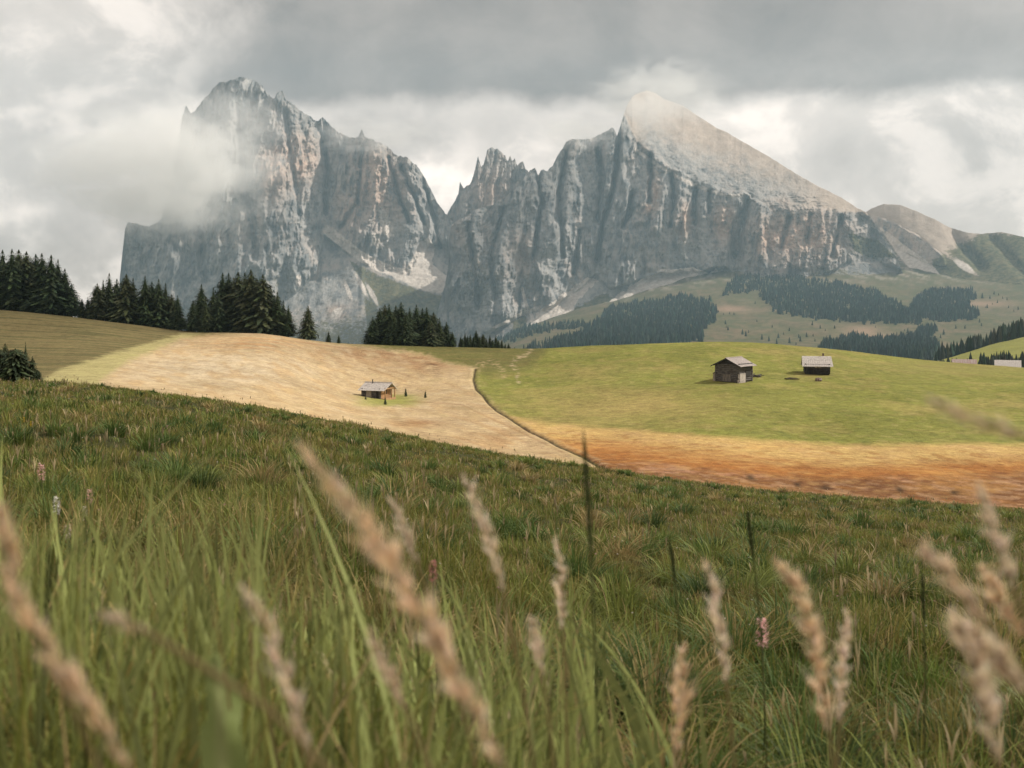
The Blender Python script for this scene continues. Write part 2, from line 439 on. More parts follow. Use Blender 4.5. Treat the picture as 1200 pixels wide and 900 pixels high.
    put(tm * sstep(0.2, 0.9, np.sin(ring * 1.15) + 0.9 * n2) * 0.28, (0.31, 0.225, 0.12))
    put(tm * np.exp(-((jx - 585) / 85) ** 2 - ((jy - 508) / 22) ** 2) * sstep(-0.35, 0.25, n4 + n2) * 0.6, (0.30, 0.20, 0.105))
    for trk in ([(432, 432), (458, 440), (476, 447)], [(420, 424), (450, 432), (490, 444)], [(480, 470), (540, 474), (600, 502), (660, 530)], [(330, 398), (420, 410), (500, 421)]):
        put(tm * np.exp(-(polydist(px, py, trk) / 1.0) ** 2) * 0.5, (0.26, 0.16, 0.08))
    # lawn round the first hut
    put(mid * np.exp(-((jx - 455) / 36) ** 4 - ((jy - 469) / 7.5) ** 4) * 0.95, (0.25, 0.25, 0.07))
    # bare pale gully up to the ridge
    g1 = polydist(px, py, [(622, 410), (616, 416), (604, 421), (600, 428), (605, 434), (608, 447)])
    put(mid * 0.75 * np.exp(-(g1 / 2.6) ** 2) * sstep(-0.1, 0.35, n2 + n3), (0.42, 0.33, 0.21))
    put(mid * np.exp(-(polydist(px, py, [(560, 428), (575, 424), (588, 430), (590, 440)]) / 4) ** 2) * sstep(0, 0.2, n3) * 0.6, (0.4, 0.3, 0.17))
    # the ditch: wet dark soil
    dd = polydist(X, Y, DITCH)
    put(np.where((Y > 60) & (Y < 240), 0.9 * np.exp(-(dd / (0.23 + 0.15 * n3)) ** 4), 0), (0.035, 0.026, 0.016))
    put(np.where((Y > 60) & (Y < 240), 0.4 * sstep(-0.2, 0.2, n2) * np.exp(-((dd - 0.8) / 0.35) ** 2), 0), (0.36, 0.27, 0.14))
    # far pastures beyond the ridge
    fa = sstep(320, 500, Y)
    nf = fbm(X * 0.004, Y * 0.004, 5, 51); nf2 = fbm(X * 0.02, Y * 0.02, 4, 52)
    put(fa, (0.098, 0.09, 0.046))
    put(fa * sstep(0.0, 0.3, nf), (0.135, 0.105, 0.064))
    put(fa * sstep(0.0, 0.3, nf2) * 0.75, (0.072, 0.08, 0.035)); put(fa * sstep(0.08, 0.35, -nf2) * 0.5, (0.17, 0.13, 0.08)); put(fa * sstep(0.1, 0.3, fbm(X * 0.05, Y * 0.035, 4, 53)) * 0.45, (0.06, 0.07, 0.032))
    put(fa * sstep(4600, 5300, Y) * sstep(0.0, 0.25, fbm(X * 0.02, Y * 0.006, 4, 54)) * 0.6, (0.36, 0.31, 0.26))
    for cx, cy, rx, ry in ((855, 362, 22, 4), (1010, 388, 22, 7), (1150, 356, 40, 4), (1030, 396, 30, 4)):
        put(fa * np.exp(-((px - cx) / rx) ** 2 - ((py - cy) / ry) ** 2) * 0.7, (0.30, 0.20, 0.14))
    put(fa * np.where(px > 1090, 1, 0) * sstep(800, 850, Y) * (1 - sstep(1120, 1250, Y)), (0.20, 0.20, 0.055))
    put(fa * np.exp(-(polydist(px, py, [(1070, 430), (1095, 424), (1118, 412), (1140, 404), (1200, 393), (1250, 385)]) / 1.6) ** 2) * np.where(Y < 1500, 1, 0), (0.36, 0.31, 0.22))
    V = np.stack([X, Y, Z], -1).reshape(-1, 3)
    m, nt = newmat('ground_cover'); t = NT(nt)
    a = t.n('ShaderNodeAttribute', attribute_name='col').outputs['Color']
    pos = t.n('ShaderNodeNewGeometry').outputs['Position']
    na = t.noise(pos, 2.2, 6, 0.7); nb = t.noise(t.mapping(pos, (0.8, 1.0, 1.0)), 0.9, 6, 0.7); nc = t.noise(pos, 0.06, 6, 0.7)
    val = t.m('ADD', t.m('MULTIPLY', na, 0.7), t.m('ADD', t.m('MULTIPLY', nb, 0.8), t.m('MULTIPLY', nc, 0.5)))
    val = t.m('ADD', t.m('MULTIPLY', t.m('SUBTRACT', val, 1.0), 1.7), 1.0)
    hs = t.n('ShaderNodeHueSaturation'); t.link(a, hs.inputs['Color']); t.link(val, hs.inputs['Value'])
    t.link(t.m('ADD', t.m('MULTIPLY', nb, 0.04), 0.48), hs.inputs['Hue'])
    h = t.m('ADD', na, t.m('MULTIPLY', nb, 1.5))
    t.out(t.bsdf(hs.outputs[0], 0.95, 0.05, t.bump(h, 0.7, 0.25)))
    o = mesh_np('ground', V, grid_faces(*X.shape), 4, m, colors=C.reshape(-1, 3))
    tag(o, 'rolling alpine meadows with a bleached mown field, green pasture and rusty bog', kind='structure')

build_ground()

# ------------------------------------------------------------------ mountains
def rock_material():
    m, nt = newmat('dolomite_rock'); t = NT(nt)
    at = t.n('ShaderNodeAttribute', attribute_name='mask')
    sp = t.n('ShaderNodeSeparateColor'); t.link(at.outputs['Color'], sp.inputs[0])
    scree, veg, warm, slab = sp.outputs[0], sp.outputs[1], sp.outputs[2], at.outputs['Alpha']
    pos = t.n('ShaderNodeNewGeometry').outputs['Position']
    v1 = t.mapping(pos, (1, 0.5, 0.36))
    nv = t.noise(v1, 0.02, 8, 0.72); ns = t.noise(pos, 0.045, 7, 0.7); nl = t.noise(pos, 0.0035, 5, 0.6)
    nh = t.noise(t.mapping(pos, (0.15, 0.15, 1.0)), 0.02, 5, 0.6)
    rock = t.mix(t.ss(0.36, 0.62, nv), (0.17, 0.175, 0.18), (0.37, 0.355, 0.34))
    rock = t.mix(t.m('MULTIPLY', t.ss(0.5, 0.68, nh), 0.35), rock, (0.34, 0.31, 0.28))
    pink = t.mix(t.ss(0.4, 0.6, ns), (0.50, 0.32, 0.24), (0.60, 0.46, 0.36))
    rock = t.mix(t.m('MULTIPLY', t.m('MULTIPLY', t.ss(0.5, 0.62, nl), t.ss(0.42, 0.6, nv)), 0.22), rock, pink)
    rock = t.mix(t.m('MULTIPLY', warm, t.ss(0.3, 0.55, nv)), rock, pink)  # warm mask: ochre rock, plus sunlit warmth painted into the colour
    rock = t.mix(t.m('MULTIPLY', t.ss(0.6, 0.7, ns), 0.55), rock, (0.07, 0.085, 0.06))
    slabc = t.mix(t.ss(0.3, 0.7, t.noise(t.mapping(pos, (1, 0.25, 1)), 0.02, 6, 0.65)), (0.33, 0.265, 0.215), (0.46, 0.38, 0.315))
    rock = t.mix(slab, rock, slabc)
    vegc = t.mix(t.ss(0.4, 0.6, ns), (0.055, 0.062, 0.032), (0.155, 0.135, 0.072))
    rock = t.mix(t.ss(0.35, 0.65, t.m('ADD', veg, t.m('MULTIPLY', t.m('SUBTRACT', ns, 0.5), 1.6))), rock, vegc)
    screec = t.mix(t.ss(0.35, 0.65, ns), (0.46, 0.41, 0.37), (0.66, 0.60, 0.545))
    rock = t.mix(t.ss(0.35, 0.6, t.m('ADD', scree, t.m('MULTIPLY', t.m('SUBTRACT', nv, 0.44), 0.8))), rock, screec)
    h = t.m('ADD', nv, t.m('MULTIPLY', ns, 0.6))
    h = t.m('MULTIPLY', h, t.m('SUBTRACT', 1.0, t.m('MULTIPLY', slab, 0.75)))
    t.out(t.bsdf(rock, 0.95, 0.05, t.bump(h, 0.9, 14.0)))
    return m
M_MOUNT = rock_material()

def mountain(name, sil, base_y, depth0, slopes, masks, label, x0, x1, seed, amp=1.0, jag=2.0, step=0.8, gullies=(), crag=None):
    px = np.arange(x0, x1 + step / 2, step)
    ys = lin(sil, px); ys0 = ys.copy()
    j = ridged(px * 0.16, px * 0 + 3.3, 4, seed, 0.6)
    jg = lin(jag, px) if isinstance(jag, list) else jag
    ys = ys - jg * (j - 0.2) - jg * 0.45 * gnoise(px * 0.55, px * 0 + 1.7, seed + 5) - 0.9 * fbm(px / 11, px * 0 + 2.2, 3, seed + 6)
    yb = lin(base_y, px)
    nrow = 330
    v = np.linspace(0, 1, nrow)
    PY = yb[None, :] + (ys0 - yb)[None, :] * v[:, None] + (ys - ys0)[None, :] * v[:, None] ** 7
    PX = np.repeat(px[None, :], nrow, 0)
    m = slopes(PX, PY)
    D = np.zeros_like(PY); D[0] = lin(depth0, px)
    for i in range(1, nrow):
        dpy = PY[i - 1] - PY[i]
        te = (HZ - PY[i]) / F
        D[i] = D[i - 1] + dpy * D[i - 1] / F / np.maximum(m[i] - te, 0.12)
    kk = np.exp(-np.linspace(-2.2, 2.2, 41) ** 2); kk /= kk.sum()
    Dp = np.pad(D, ((0, 0), (20, 20)), mode='edge')
    D = sum(kk[i] * Dp[:, i:i + D.shape[1]] for i in range(41))
    cliff = sstep(0.9, 2.0, m)
    kw = np.exp(-np.linspace(-2, 2, 121) ** 2); kw /= kw.sum(); Dp = np.pad(D, ((0, 0), (60, 60)), mode='edge')
    Dw = sum(kw[i] * Dp[:, i:i + D.shape[1]] for i in range(121))
    smth = (1 - cliff) * sstep(300, 240, PY); D = D * (1 - smth) + Dw * smth
    wx = PX + 5 * fbm(PX / 40, PY / 60, 2, seed + 70)           # a slight sway in the ribs
    wx = wx + 0.10 * PY + 2.0 * fbm(PX / 9, PY / 16, 3, seed + 71)
    patch = 0.45 + 0.75 * sstep(-0.25, 0.3, fbm(PX / 45, PY / 45, 3, seed + 72))
    rel = (170 * fbm(wx / 46, PY / 200, 3, seed + 1) + 75 * ridged(wx / 21, PY / 110, 3, seed + 2) * patch
           + 34 * ridged(wx / 8.0, PY / 26, 4, seed + 3) * patch + 34 * fbm((PX - 0.5 * PY) / 14, (PY + 0.4 * PX) / 20, 4, seed + 12) + 14 * fbm(wx / 2.6, PY / 5, 3, seed + 4))
    soft = 60 * fbm(PX / 40, PY / 40, 3, seed + 6) + 16 * ridged((PX * 0.6 + PY * 0.8) / 9, (PY - PX * 0.6) / 24, 3, seed + 7) + 5 * fbm(PX / 2.5, PY / 2.5, 3, seed + 8)
    ledge = 9 * fbm(PX / 60, (PY + 0.12 * PX) / 5.5, 3, seed + 9) + 4 * fbm(PX / 12, PY / 2.2, 2, seed + 10)
    R = -(rel + ledge) * cliff * amp - soft * (1 - cliff) * 0.55 * amp
    if crag is not None: R = R - crag(PX, PY) * (13 * ridged((PX + 0.5 * PY) / 9, PY / 5, 4, seed + 13) + 34 * fbm(PX / 18, PY / 14, 4, seed + 14))
    for pts, w, dep in gullies:
        R = R + dep * np.exp(-(polydist(PX + 2 * fbm(PX / 8, PY / 12, 2, seed + 11), PY, pts) / w) ** 2)
    D = D + R
    V = np.stack([(PX - 600) / F * D, D, (HZ - PY) / F * D], -1)
    # the far side falls away behind the skyline
    back = []
    for q in (0.06, 0.2, 0.5, 1.0):
        b = V[-1].copy(); b[:, 1] += 1500 * q; b[:, 0] *= 1 + 0.12 * q
        b[:, 2] = b[:, 2] * (1 - q) + (-150) * q
        back.append(b)
    V = np.concatenate([V, np.array(back)], 0)
    mk = masks(PX, PY, cliff)
    mk = np.concatenate([mk, np.repeat(mk[-1:], 4, 0)], 0)
    o = mesh_np(name, V.reshape(-1, 3), grid_faces(nrow + 4, len(px)), 4, M_MOUNT, colors=mk.reshape(-1, 4), attr='mask')
    tag(o, label, kind='structure')
    return o

def blob(PX, PY, cx, cy, rx, ry, ang=0.0):
    a = math.radians(ang); dx = PX - cx; dy = PY - cy
    u = (dx * math.cos(a) + dy * math.sin(a)) / rx; w = (-dx * math.sin(a) + dy * math.cos(a)) / ry
    return np.exp(-(u * u + w * w))

# left massif
SIL_A = [(120, 430), (138, 400), (140, 330), (143, 300), (147, 265), (152, 261), (175, 266), (188, 258), (198, 228), (205, 190), (210, 160), (214, 135), (218, 124),
         (224, 134), (230, 128), (241, 114), (246, 110), (250, 103), (258, 97), (270, 94), (283, 91), (297, 94), (308, 102), (313, 110), (321, 117), (325, 108), (331, 107),
         (336, 118), (342, 121), (350, 129), (362, 136), (370, 143), (378, 138), (386, 146), (396, 155), (410, 161), (420, 161), (424, 151), (428, 161), (440, 165), (455, 173),
         (464, 183), (475, 184), (488, 194), (496, 206), (503, 219), (512, 237), (522, 251), (532, 262), (545, 300), (560, 345), (580, 420)]
APRON_A = [(140, 420), (300, 385), (370, 320), (380, 275), (392, 285), (420, 305), (450, 318), (480, 320), (492, 300), (500, 288), (515, 285), (525, 290), (580, 400)]
def slopes_A(PX, PY):
    ap = lin(APRON_A, PX)
    lo = sstep(-6, 6, PY - ap)
    return 2.6 * (1 - lo) + 0.75 * lo
def masks_A(PX, PY, cliff):
    o = np.zeros(PX.shape + (4,))
    n = fbm(PX / 12, PY / 12, 4, 301)
    sc = np.exp(-(polydist(PX, PY, [(384, 270), (400, 283), (425, 302), (455, 316), (490, 332), (515, 338)]) / 6.5) ** 2)
    sc = np.maximum(sc, sstep(-2, 3, signed(PX + 4 * n, PY + 4 * n, [(448, 312), (476, 314), (485, 300), (490, 284), (503, 278), (511, 292), (506, 308), (516, 318), (532, 328), (528, 340), (498, 342)])))
    for c in ((452, 262, 8, 22, -20), (440, 282, 5, 12, -25), (350, 328, 5, 8, 0), (408, 340, 3, 16, -20), (424, 335, 3, 18, -28), (436, 345, 3, 16, -28), (395, 367, 10, 6, -40), (290, 345, 14, 3, -35)):
        sc = np.maximum(sc, 0.85 * blob(PX, PY, *c))
    vg = 0.75 * sstep(-2, 5, signed(PX, PY, [(405, 300), (440, 318), (480, 332), (520, 345), (540, 400), (430, 420), (425, 350)]))
    vg = np.maximum(vg, 0.62 * sstep(330, 400, PY) )
    vg = np.maximum(vg, 0.4 * blob(PX, PY, 330, 330, 60, 40))
    wm = np.maximum.reduce([blob(PX, PY, 320, 200, 22, 34), blob(PX, PY, 352, 188, 26, 30), 0.9 * blob(PX, PY, 440, 215, 30, 50), 0.7 * blob(PX, PY, 410, 250, 20, 30), blob(PX, PY, 395, 366, 12, 8)])
    o[..., 0] = sc; o[..., 1] = vg * (1 - sc); o[..., 2] = wm * 0.85
    o[..., 3] = 0
    return o
GUL_A = [([(424, 175), (422, 210), (418, 240), (400, 265)], 3.0, 90), ([(470, 195), (485, 230), (497, 262)], 2.5, 110), ([(455, 185), (466, 225), (480, 260)], 2.5, 90),
         ([(375, 150), (384, 200), (380, 250)], 3, 90), ([(335, 130), (340, 180), (350, 250)], 3, 70), ([(280, 130), (285, 180), (300, 300)], 4, 90), ([(215, 200), (230, 260), (240, 330)], 4, 90),
         ([(498, 220), (508, 255), (516, 290)], 2.0, 80)]
mountain('mountain', SIL_A, [(120, 432), (580, 430)], [(120, 5000), (200, 4850), (420, 4700), (580, 4900)], slopes_A, masks_A,
         'huge grey rock massif on the left with its summit wrapped in cloud', 122, 578, 100, 1.0, 2.2, gullies=GUL_A)

# spires in the notch
SIL_B = [(495, 330), (512, 285), (520, 262), (526, 247), (531, 240), (537, 228), (539, 213), (543, 221), (550, 217), (553, 210), (557, 198), (560, 184), (564, 197), (567, 192),
         (571, 176), (576, 173), (584, 176), (592, 182), (595, 190), (598, 183), (600, 190), (603, 185), (606, 194), (609, 190), (613, 190), (616, 198), (622, 206), (628, 214), (645, 240), (670, 300)]
def masks_B(PX, PY, cliff):
    o = np.zeros(PX.shape + (4,))
    o[..., 0] = 0.7 * blob(PX, PY, 606, 215, 2.5, 5, 30)
    o[..., 2] = 0.55 * blob(PX, PY, 575, 225, 25, 30)
    return o
mountain('mountain', SIL_B, [(495, 400), (670, 400)], [(495, 5500), (670, 5500)], lambda PX, PY: 2.6 + 0 * PX, masks_B,
         'slender jagged rock spires standing in the notch between the two massifs', 497, 668, 140, 0.7, 1.8, step=0.6)

# right massif: wall and tilted slab
SIL_C = [(488, 425), (500, 405), (508, 382), (515, 358), (521, 336), (526, 312), (524, 290), (529, 264), (545, 254), (560, 245), (575, 241), (590, 233), (605, 221), (616, 207), (622, 200), (627, 197),
         (631, 206), (635, 199), (641, 200), (647, 195), (655, 181), (664, 166), (672, 163), (682, 164), (692, 163), (702, 158), (712, 154), (717, 149), (720, 152), (723, 160), (727, 148), (731, 134),
         (735, 124), (741, 113), (748, 109), (758, 106), (768, 109), (778, 116), (790, 120), (800, 124), (820, 137), (838, 149), (848, 153.5), (860, 160), (880, 171.5), (900, 183), (930, 202), (960, 219),
         (985, 231), (1005, 244), (1015, 249), (1026, 263), (1038, 281), (1050, 300), (1060, 325), (1072, 350), (1095, 400)]
CL_C = [(480, 60), (722, 60), (728, 128), (738, 150), (748, 172), (770, 188), (800, 205), (830, 218), (855, 228), (875, 230), (890, 240), (910, 246), (950, 246), (1000, 250), (1020, 258), (1060, 290), (1180, 360)]
FL_C = [(480, 405), (560, 395), (600, 376), (640, 362), (680, 338), (697, 320), (715, 338), (740, 330), (770, 320), (800, 318), (822, 317), (850, 312), (868, 321), (900, 328), (960, 324), (990, 308), (1030, 306), (1060, 318), (1180, 370)]
def slopes_C(PX, PY):
    n = 3 * fbm(PX / 12, PX * 0, 3, 77)
    up = sstep(-7, 9, lin(CL_C, PX) + n + 3 * fbm(PX / 5, PY / 5, 3, 79) - PY)
    lo = sstep(-5, 5, PY - lin(FL_C, PX) - n)
    return (2.9 * (1 - up) + 0.62 * up) * (1 - lo) + 0.66 * lo
def masks_C(PX, PY, cliff):
    o = np.zeros(PX.shape + (4,))
    n = fbm(PX / 10, PY / 10, 4, 311); n2 = fbm(PX / 4, PY / 4, 3, 312)
    up = sstep(-4, 6, lin(CL_C, PX) - PY + 4 * n)
    jx = PX + 3 * n + 2 * n2; jy = PY + 3 * n + 1.5 * n2
    sc = np.maximum.reduce([sstep(-1.5, 2.5, signed(jx, jy, p)) for p in (
        [(612, 390), (632, 364), (688, 325), (702, 328), (678, 352), (664, 376), (640, 388)],
        [(706, 358), (745, 331), (778, 315), (818, 314), (830, 320), (800, 338), (772, 354), (730, 362)],
        [(790, 350), (815, 332), (840, 314), (842, 318), (815, 345)],
        [(868, 334), (875, 330), (885, 336), (874, 342)],
        [(1030, 275), (1045, 282), (1090, 318), (1085, 330), (1060, 305)])])
    sc = np.maximum(sc, np.exp(-(polydist(PX, PY, [(612, 338), (616, 355), (624, 372), (622, 384)]) / 2.0) ** 2))
    sc = np.maximum(sc, np.exp(-(polydist(PX, PY, [(560, 400), (580, 384), (615, 366), (632, 360)]) / 2.2) ** 2))
    sc = np.maximum(sc, 0.55 * np.exp(-(polydist(PX, PY, [(745, 176), (780, 200), (815, 218), (850, 229), (870, 229)]) / 4) ** 2))
    vg = np.maximum.reduce([0.85 * sstep(-3, 6, signed(jx, jy, [(590, 420), (600, 375), (615, 355), (622, 386), (690, 350), (712, 340), (730, 358), (770, 352), (800, 352), (830, 330), (850, 310), (868, 322), (900, 330), (940, 336), (975, 322), (1000, 330), (1050, 330), (1070, 350), (1180, 372), (1180, 420)])),
                            0.95 * sstep(-3, 4, signed(jx, jy, [(992, 272), (1030, 282), (1052, 302), (1020, 303), (1000, 294)])),
                            0.45 * blob(PX, PY, 560, 330, 40, 60), 0.35 * blob(PX, PY, 800, 290, 60, 25), 0.5 * sstep(-2, 4, signed(jx, jy, [(930, 335), (960, 310), (1010, 318), (1060, 330), (1000, 345)]))])
    wm = np.maximum.reduce([blob(PX, PY, 895, 283, 9, 30, 15), blob(PX, PY, 848, 262, 14, 22), 0.9 * blob(PX, PY, 802, 258, 10, 20), 0.8 * blob(PX, PY, 766, 225, 8, 20), 0.8 * blob(PX, PY, 760, 245, 8, 8),
                            0.95 * blob(PX, PY, 935, 278, 60, 30), 0.5 * blob(PX, PY, 610, 300, 14, 30), 0.6 * blob(PX, PY, 920, 262, 14, 25)])  # ochre patches, and warm sunlight on the ribs painted in as colour
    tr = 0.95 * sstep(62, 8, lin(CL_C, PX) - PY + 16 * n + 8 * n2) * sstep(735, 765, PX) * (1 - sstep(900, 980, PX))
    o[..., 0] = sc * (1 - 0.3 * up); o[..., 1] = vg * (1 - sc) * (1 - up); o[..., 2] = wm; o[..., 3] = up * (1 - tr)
    return o
GUL_C = [([(725, 152), (723, 185), (718, 225), (706, 265), (700, 305)], 2.6, 170), ([(762, 182), (763, 210), (760, 236)], 2.6, 150), ([(740, 228), (738, 248), (730, 266)], 3.2, 160), ([(700, 175), (706, 210), (700, 260)], 2.5, 110),
         ([(787, 205), (790, 235), (786, 265)], 2.5, 110), ([(630, 205), (634, 240), (625, 300)], 2.2, 110), ([(664, 175), (655, 230), (660, 300)], 3, 110), ([(815, 222), (814, 262)], 3.0, 110), ([(832, 224), (830, 250)], 2.2, 90),
         ([(876, 236), (868, 270), (862, 300)], 7, 160), ([(985, 255), (978, 285), (975, 300)], 3, 120), ([(925, 255), (915, 290)], 3, 90), ([(590, 245), (575, 300), (580, 350)], 3, 100), ([(548, 262), (556, 310), (560, 360)], 3, 90),
         ([(950, 252), (946, 285)], 2.5, 80), ([(680, 270), (672, 320)], 2.5, 80)]
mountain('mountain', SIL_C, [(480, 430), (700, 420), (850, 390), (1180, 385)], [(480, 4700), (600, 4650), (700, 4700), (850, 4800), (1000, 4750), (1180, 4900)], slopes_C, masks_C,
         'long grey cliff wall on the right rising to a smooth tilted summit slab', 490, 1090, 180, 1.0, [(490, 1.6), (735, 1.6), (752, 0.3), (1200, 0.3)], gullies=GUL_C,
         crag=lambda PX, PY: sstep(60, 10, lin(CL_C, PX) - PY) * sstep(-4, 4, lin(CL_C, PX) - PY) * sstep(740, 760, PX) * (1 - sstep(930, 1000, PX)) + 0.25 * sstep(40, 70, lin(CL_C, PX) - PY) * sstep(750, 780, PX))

# right grassy ridge
SIL_D = [(1000, 262), (1012, 250), (1022, 244), (1036, 239), (1055, 240), (1075, 248), (1095, 257), (1112, 266), (1130, 272), (1150, 274), (1175, 272), (1200, 278), (1250, 292), (1330, 300), (1500, 330)]
def slopes_D(PX, PY):
    n = 4 * fbm(PX / 14, PY / 14, 3, 78)
    band = sstep(-3, 3, signed(PX + n, PY + n, [(1012, 252), (1040, 258), (1075, 276), (1105, 300), (1112, 315), (1085, 308), (1055, 292), (1030, 275)]))
    return 0.62 + 2.0 * band
def masks_D(PX, PY, cliff):
    o = np.zeros(PX.shape + (4,))
    n = fbm(PX / 10, PY / 10, 4, 321); n2 = fbm(PX / 4, PY / 4, 3, 322)
    jx = PX + 5 * n + 2 * n2; jy = PY + 4 * n + 2 * n2
    sc = 0.9 * sstep(-2, 3, signed(jx, jy, [(1028, 264), (1036, 268), (1062, 288), (1090, 308), (1102, 322), (1100, 333), (1072, 334), (1068, 318), (1050, 296)]))
    sc = np.maximum(sc, 0.7 * blob(PX, PY, 1130, 312, 22, 5, 35))
    vg = sstep(-12, 14, signed(jx, jy, [(1100, 300), (1125, 285), (1150, 272), (1520, 270), (1520, 400), (1000, 400), (1020, 340), (1090, 335), (1080, 315)]))
    vg = np.maximum(vg, 0.8 * sstep(-2, 4, signed(jx, jy, [(1004, 276), (1020, 280), (1050, 302), (1045, 315), (1010, 305)])))
    low = sstep(-4, 6, PY - lin([(1000, 250), (1030, 270), (1060, 292), (1100, 312), (1130, 330), (1500, 340)], PX))
    vg = np.maximum(vg, 0.62 * low)
    o[..., 0] = sc; o[..., 1] = vg * (1 - sc) * 0.95; o[..., 2] = 0.3; o[..., 3] = (1 - cliff) * 0.9 * (1 - low)
    return o
mountain('mountain', SIL_D, [(1000, 378), (1500, 378)], [(1000, 5250), (1060, 4980), (1120, 4700), (1200, 4520), (1500, 4300)], slopes_D, masks_D,
         'lower grassy ridge with dark cliff bands falling away to the right', 1002, 1498, 220, 0.55, 0.2,
         gullies=[([(1115, 268), (1130, 290), (1150, 312)], 6, 120), ([(1160, 276), (1200, 320)], 6, 60)])

# ------------------------------------------------------------------ trees
def conifer_mesh(seed, H, R, levels=26, nb=9, lean=0.0, power=0.85, tone=(0.03, 0.042, 0.02)):
    """layered drooping sprays; returns crown verts, quads, colours"""
    r_ = np.random.default_rng(seed)
    V = []; Q = []; C = []
    def quad(p, a, b, col):
        k = len(V)
        V.extend([p - a * 0.5, p + a * 0.5, p + a * 0.12 + b, p - a * 0.12 + b]); Q.append((k, k + 1, k + 2, k + 3)); C.extend([col] * 4)
    for k in range(levels):
        f = k / (levels - 1)
        z = H * (0.05 + 0.93 * f)
        r = R * ((1 - f) ** power) * r_.uniform(0.78, 1.12) + 0.03 * R
        if f < 0.12: r *= 0.75 + 2 * f
        n = max(4, int(nb * (0.5 + 0.6 * (1 - f))))
        a0 = r_.uniform(0, 6.28)
        for i in range(n):
            if r_.random() < 0.1: continue
            a = a0 + 6.283 * i / n + r_.uniform(-0.3, 0.3)
            rr = r * r_.uniform(0.65, 1.18)
            d = np.array([math.cos(a), math.sin(a), 0.0]); side = np.array([-d[1], d[0], 0.0])
            tn = np.array(tone) * 1.25 * r_.uniform(0.5, 1.6) * np.array([r_.uniform(0.9, 1.2), 1, r_.uniform(0.8, 1.1)])
            ns = 4 if rr > 0.25 * R else 2
            for s in range(ns):
                q = (s + 0.9) / (ns + 0.2)
                p = d * rr * q + np.array([0, 0, z - 0.30 * rr * q * q + 0.1 * rr * q])
                w = rr * 0.34 * (1.1 - 0.6 * q) * r_.uniform(0.7, 1.3) + 0.006 * H
                ln = rr * 0.36 * r_.uniform(0.7, 1.3) + 0.006 * H
                quad(p, side * w + np.array([0, 0, r_.uniform(-.25, .25) * w]), d * ln + np.array([0, 0, -0.35 * ln + r_.uniform(-.15, .1) * ln]), tn)
                quad(p + np.array([0, 0, 0.02 * H]), side * w * 0.7 + d * r_.uniform(-.3, .3) * w, np.array([0, 0, -1.0]) * ln * r_.uniform(0.5, 0.95) + d * ln * 0.25, tn * 0.85)
    # inner needle mass so that the crown is not hollow
    n = 10; rows = 7
    for j in range(rows):
        f = j / (rows - 1)
        for i in range(n):
            a = 6.283 * i / n
            rad = R * 0.5 * ((1 - f) ** power) * r_.uniform(0.8, 1.15)
            V.append(np.array([math.cos(a) * rad, math.sin(a) * rad, H * (0.06 + 0.88 * f)])); C.append(np.array(tone) * 0.9)
    b = len(V) - n * rows
    for j in range(rows - 1):
        for i in range(n):
            Q.append((b + j * n + i, b + j * n + (i + 1) % n, b + (j + 1) * n + (i + 1) % n, b + (j + 1) * n + i))
    # leading shoot
    quad(np.array([0, 0, H * 0.95]), np.array([0.12 * R, 0, 0]), np.array([0, 0, H * 0.06]), np.array(tone))
    quad(np.array([0, 0, H * 0.95]), np.array([0, 0.12 * R, 0]), np.array([0, 0, H * 0.06]), np.array(tone))
    V = np.array(V); V[:, 0] += lean * V[:, 2]
    return V, np.array(Q), np.array(C)

PROTO = []
for k, (R, pw, tone) in enumerate([(0.205, 0.78, (0.036, 0.056, 0.026)), (0.225, 0.7, (0.032, 0.052, 0.026)), (0.175, 0.85, (0.042, 0.060, 0.028)),
                                   (0.26, 0.6, (0.046, 0.060, 0.029)), (0.21, 0.74, (0.034, 0.054, 0.025)), (0.42, 0.36, (0.034, 0.050, 0.025))]):
    v, q, c = conifer_mesh(50 + k, 1.0, R, 42, 13, 0.0, pw, tone)
    crown = mesh_np('crown', v, q, 4, M_NEEDLE, smooth=False, colors=c)
    t = MB(); t.tube([(0, 0, -0.06), (0.004, 0, 0.3), (0, 0.003, 0.7), (0, 0, 0.97)], [0.022, 0.016, 0.009, 0.002], 7)
    trunk = t.build('trunk', M_TRUNK, smooth=True)
    PROTO.append([crown, trunk, False])

def conifer(px, top, base, Y, label, group, kind=None, wide=1.0, name='spruce_tree'):
    k = random.randrange(5) if kind is None else kind
    crown, trunk, used = PROTO[k]
    X = (px - 600) / F * Y
    z = float(ground_z(np.array([X]), np.array([Y]))[0])
    ht = (HZ - top) / F * Y - z
    root = empty(name, (X, Y, z - 0.05), random.uniform(0, 6.28))
    root.scale = (ht * wide, ht * wide, ht)
    for p in (crown, trunk):
        c = p.copy() if used else p
        if used: COL.objects.link(c)
        c.parent = root
    PROTO[k][2] = True
    tag(root, label, 'tree', group)
    return root

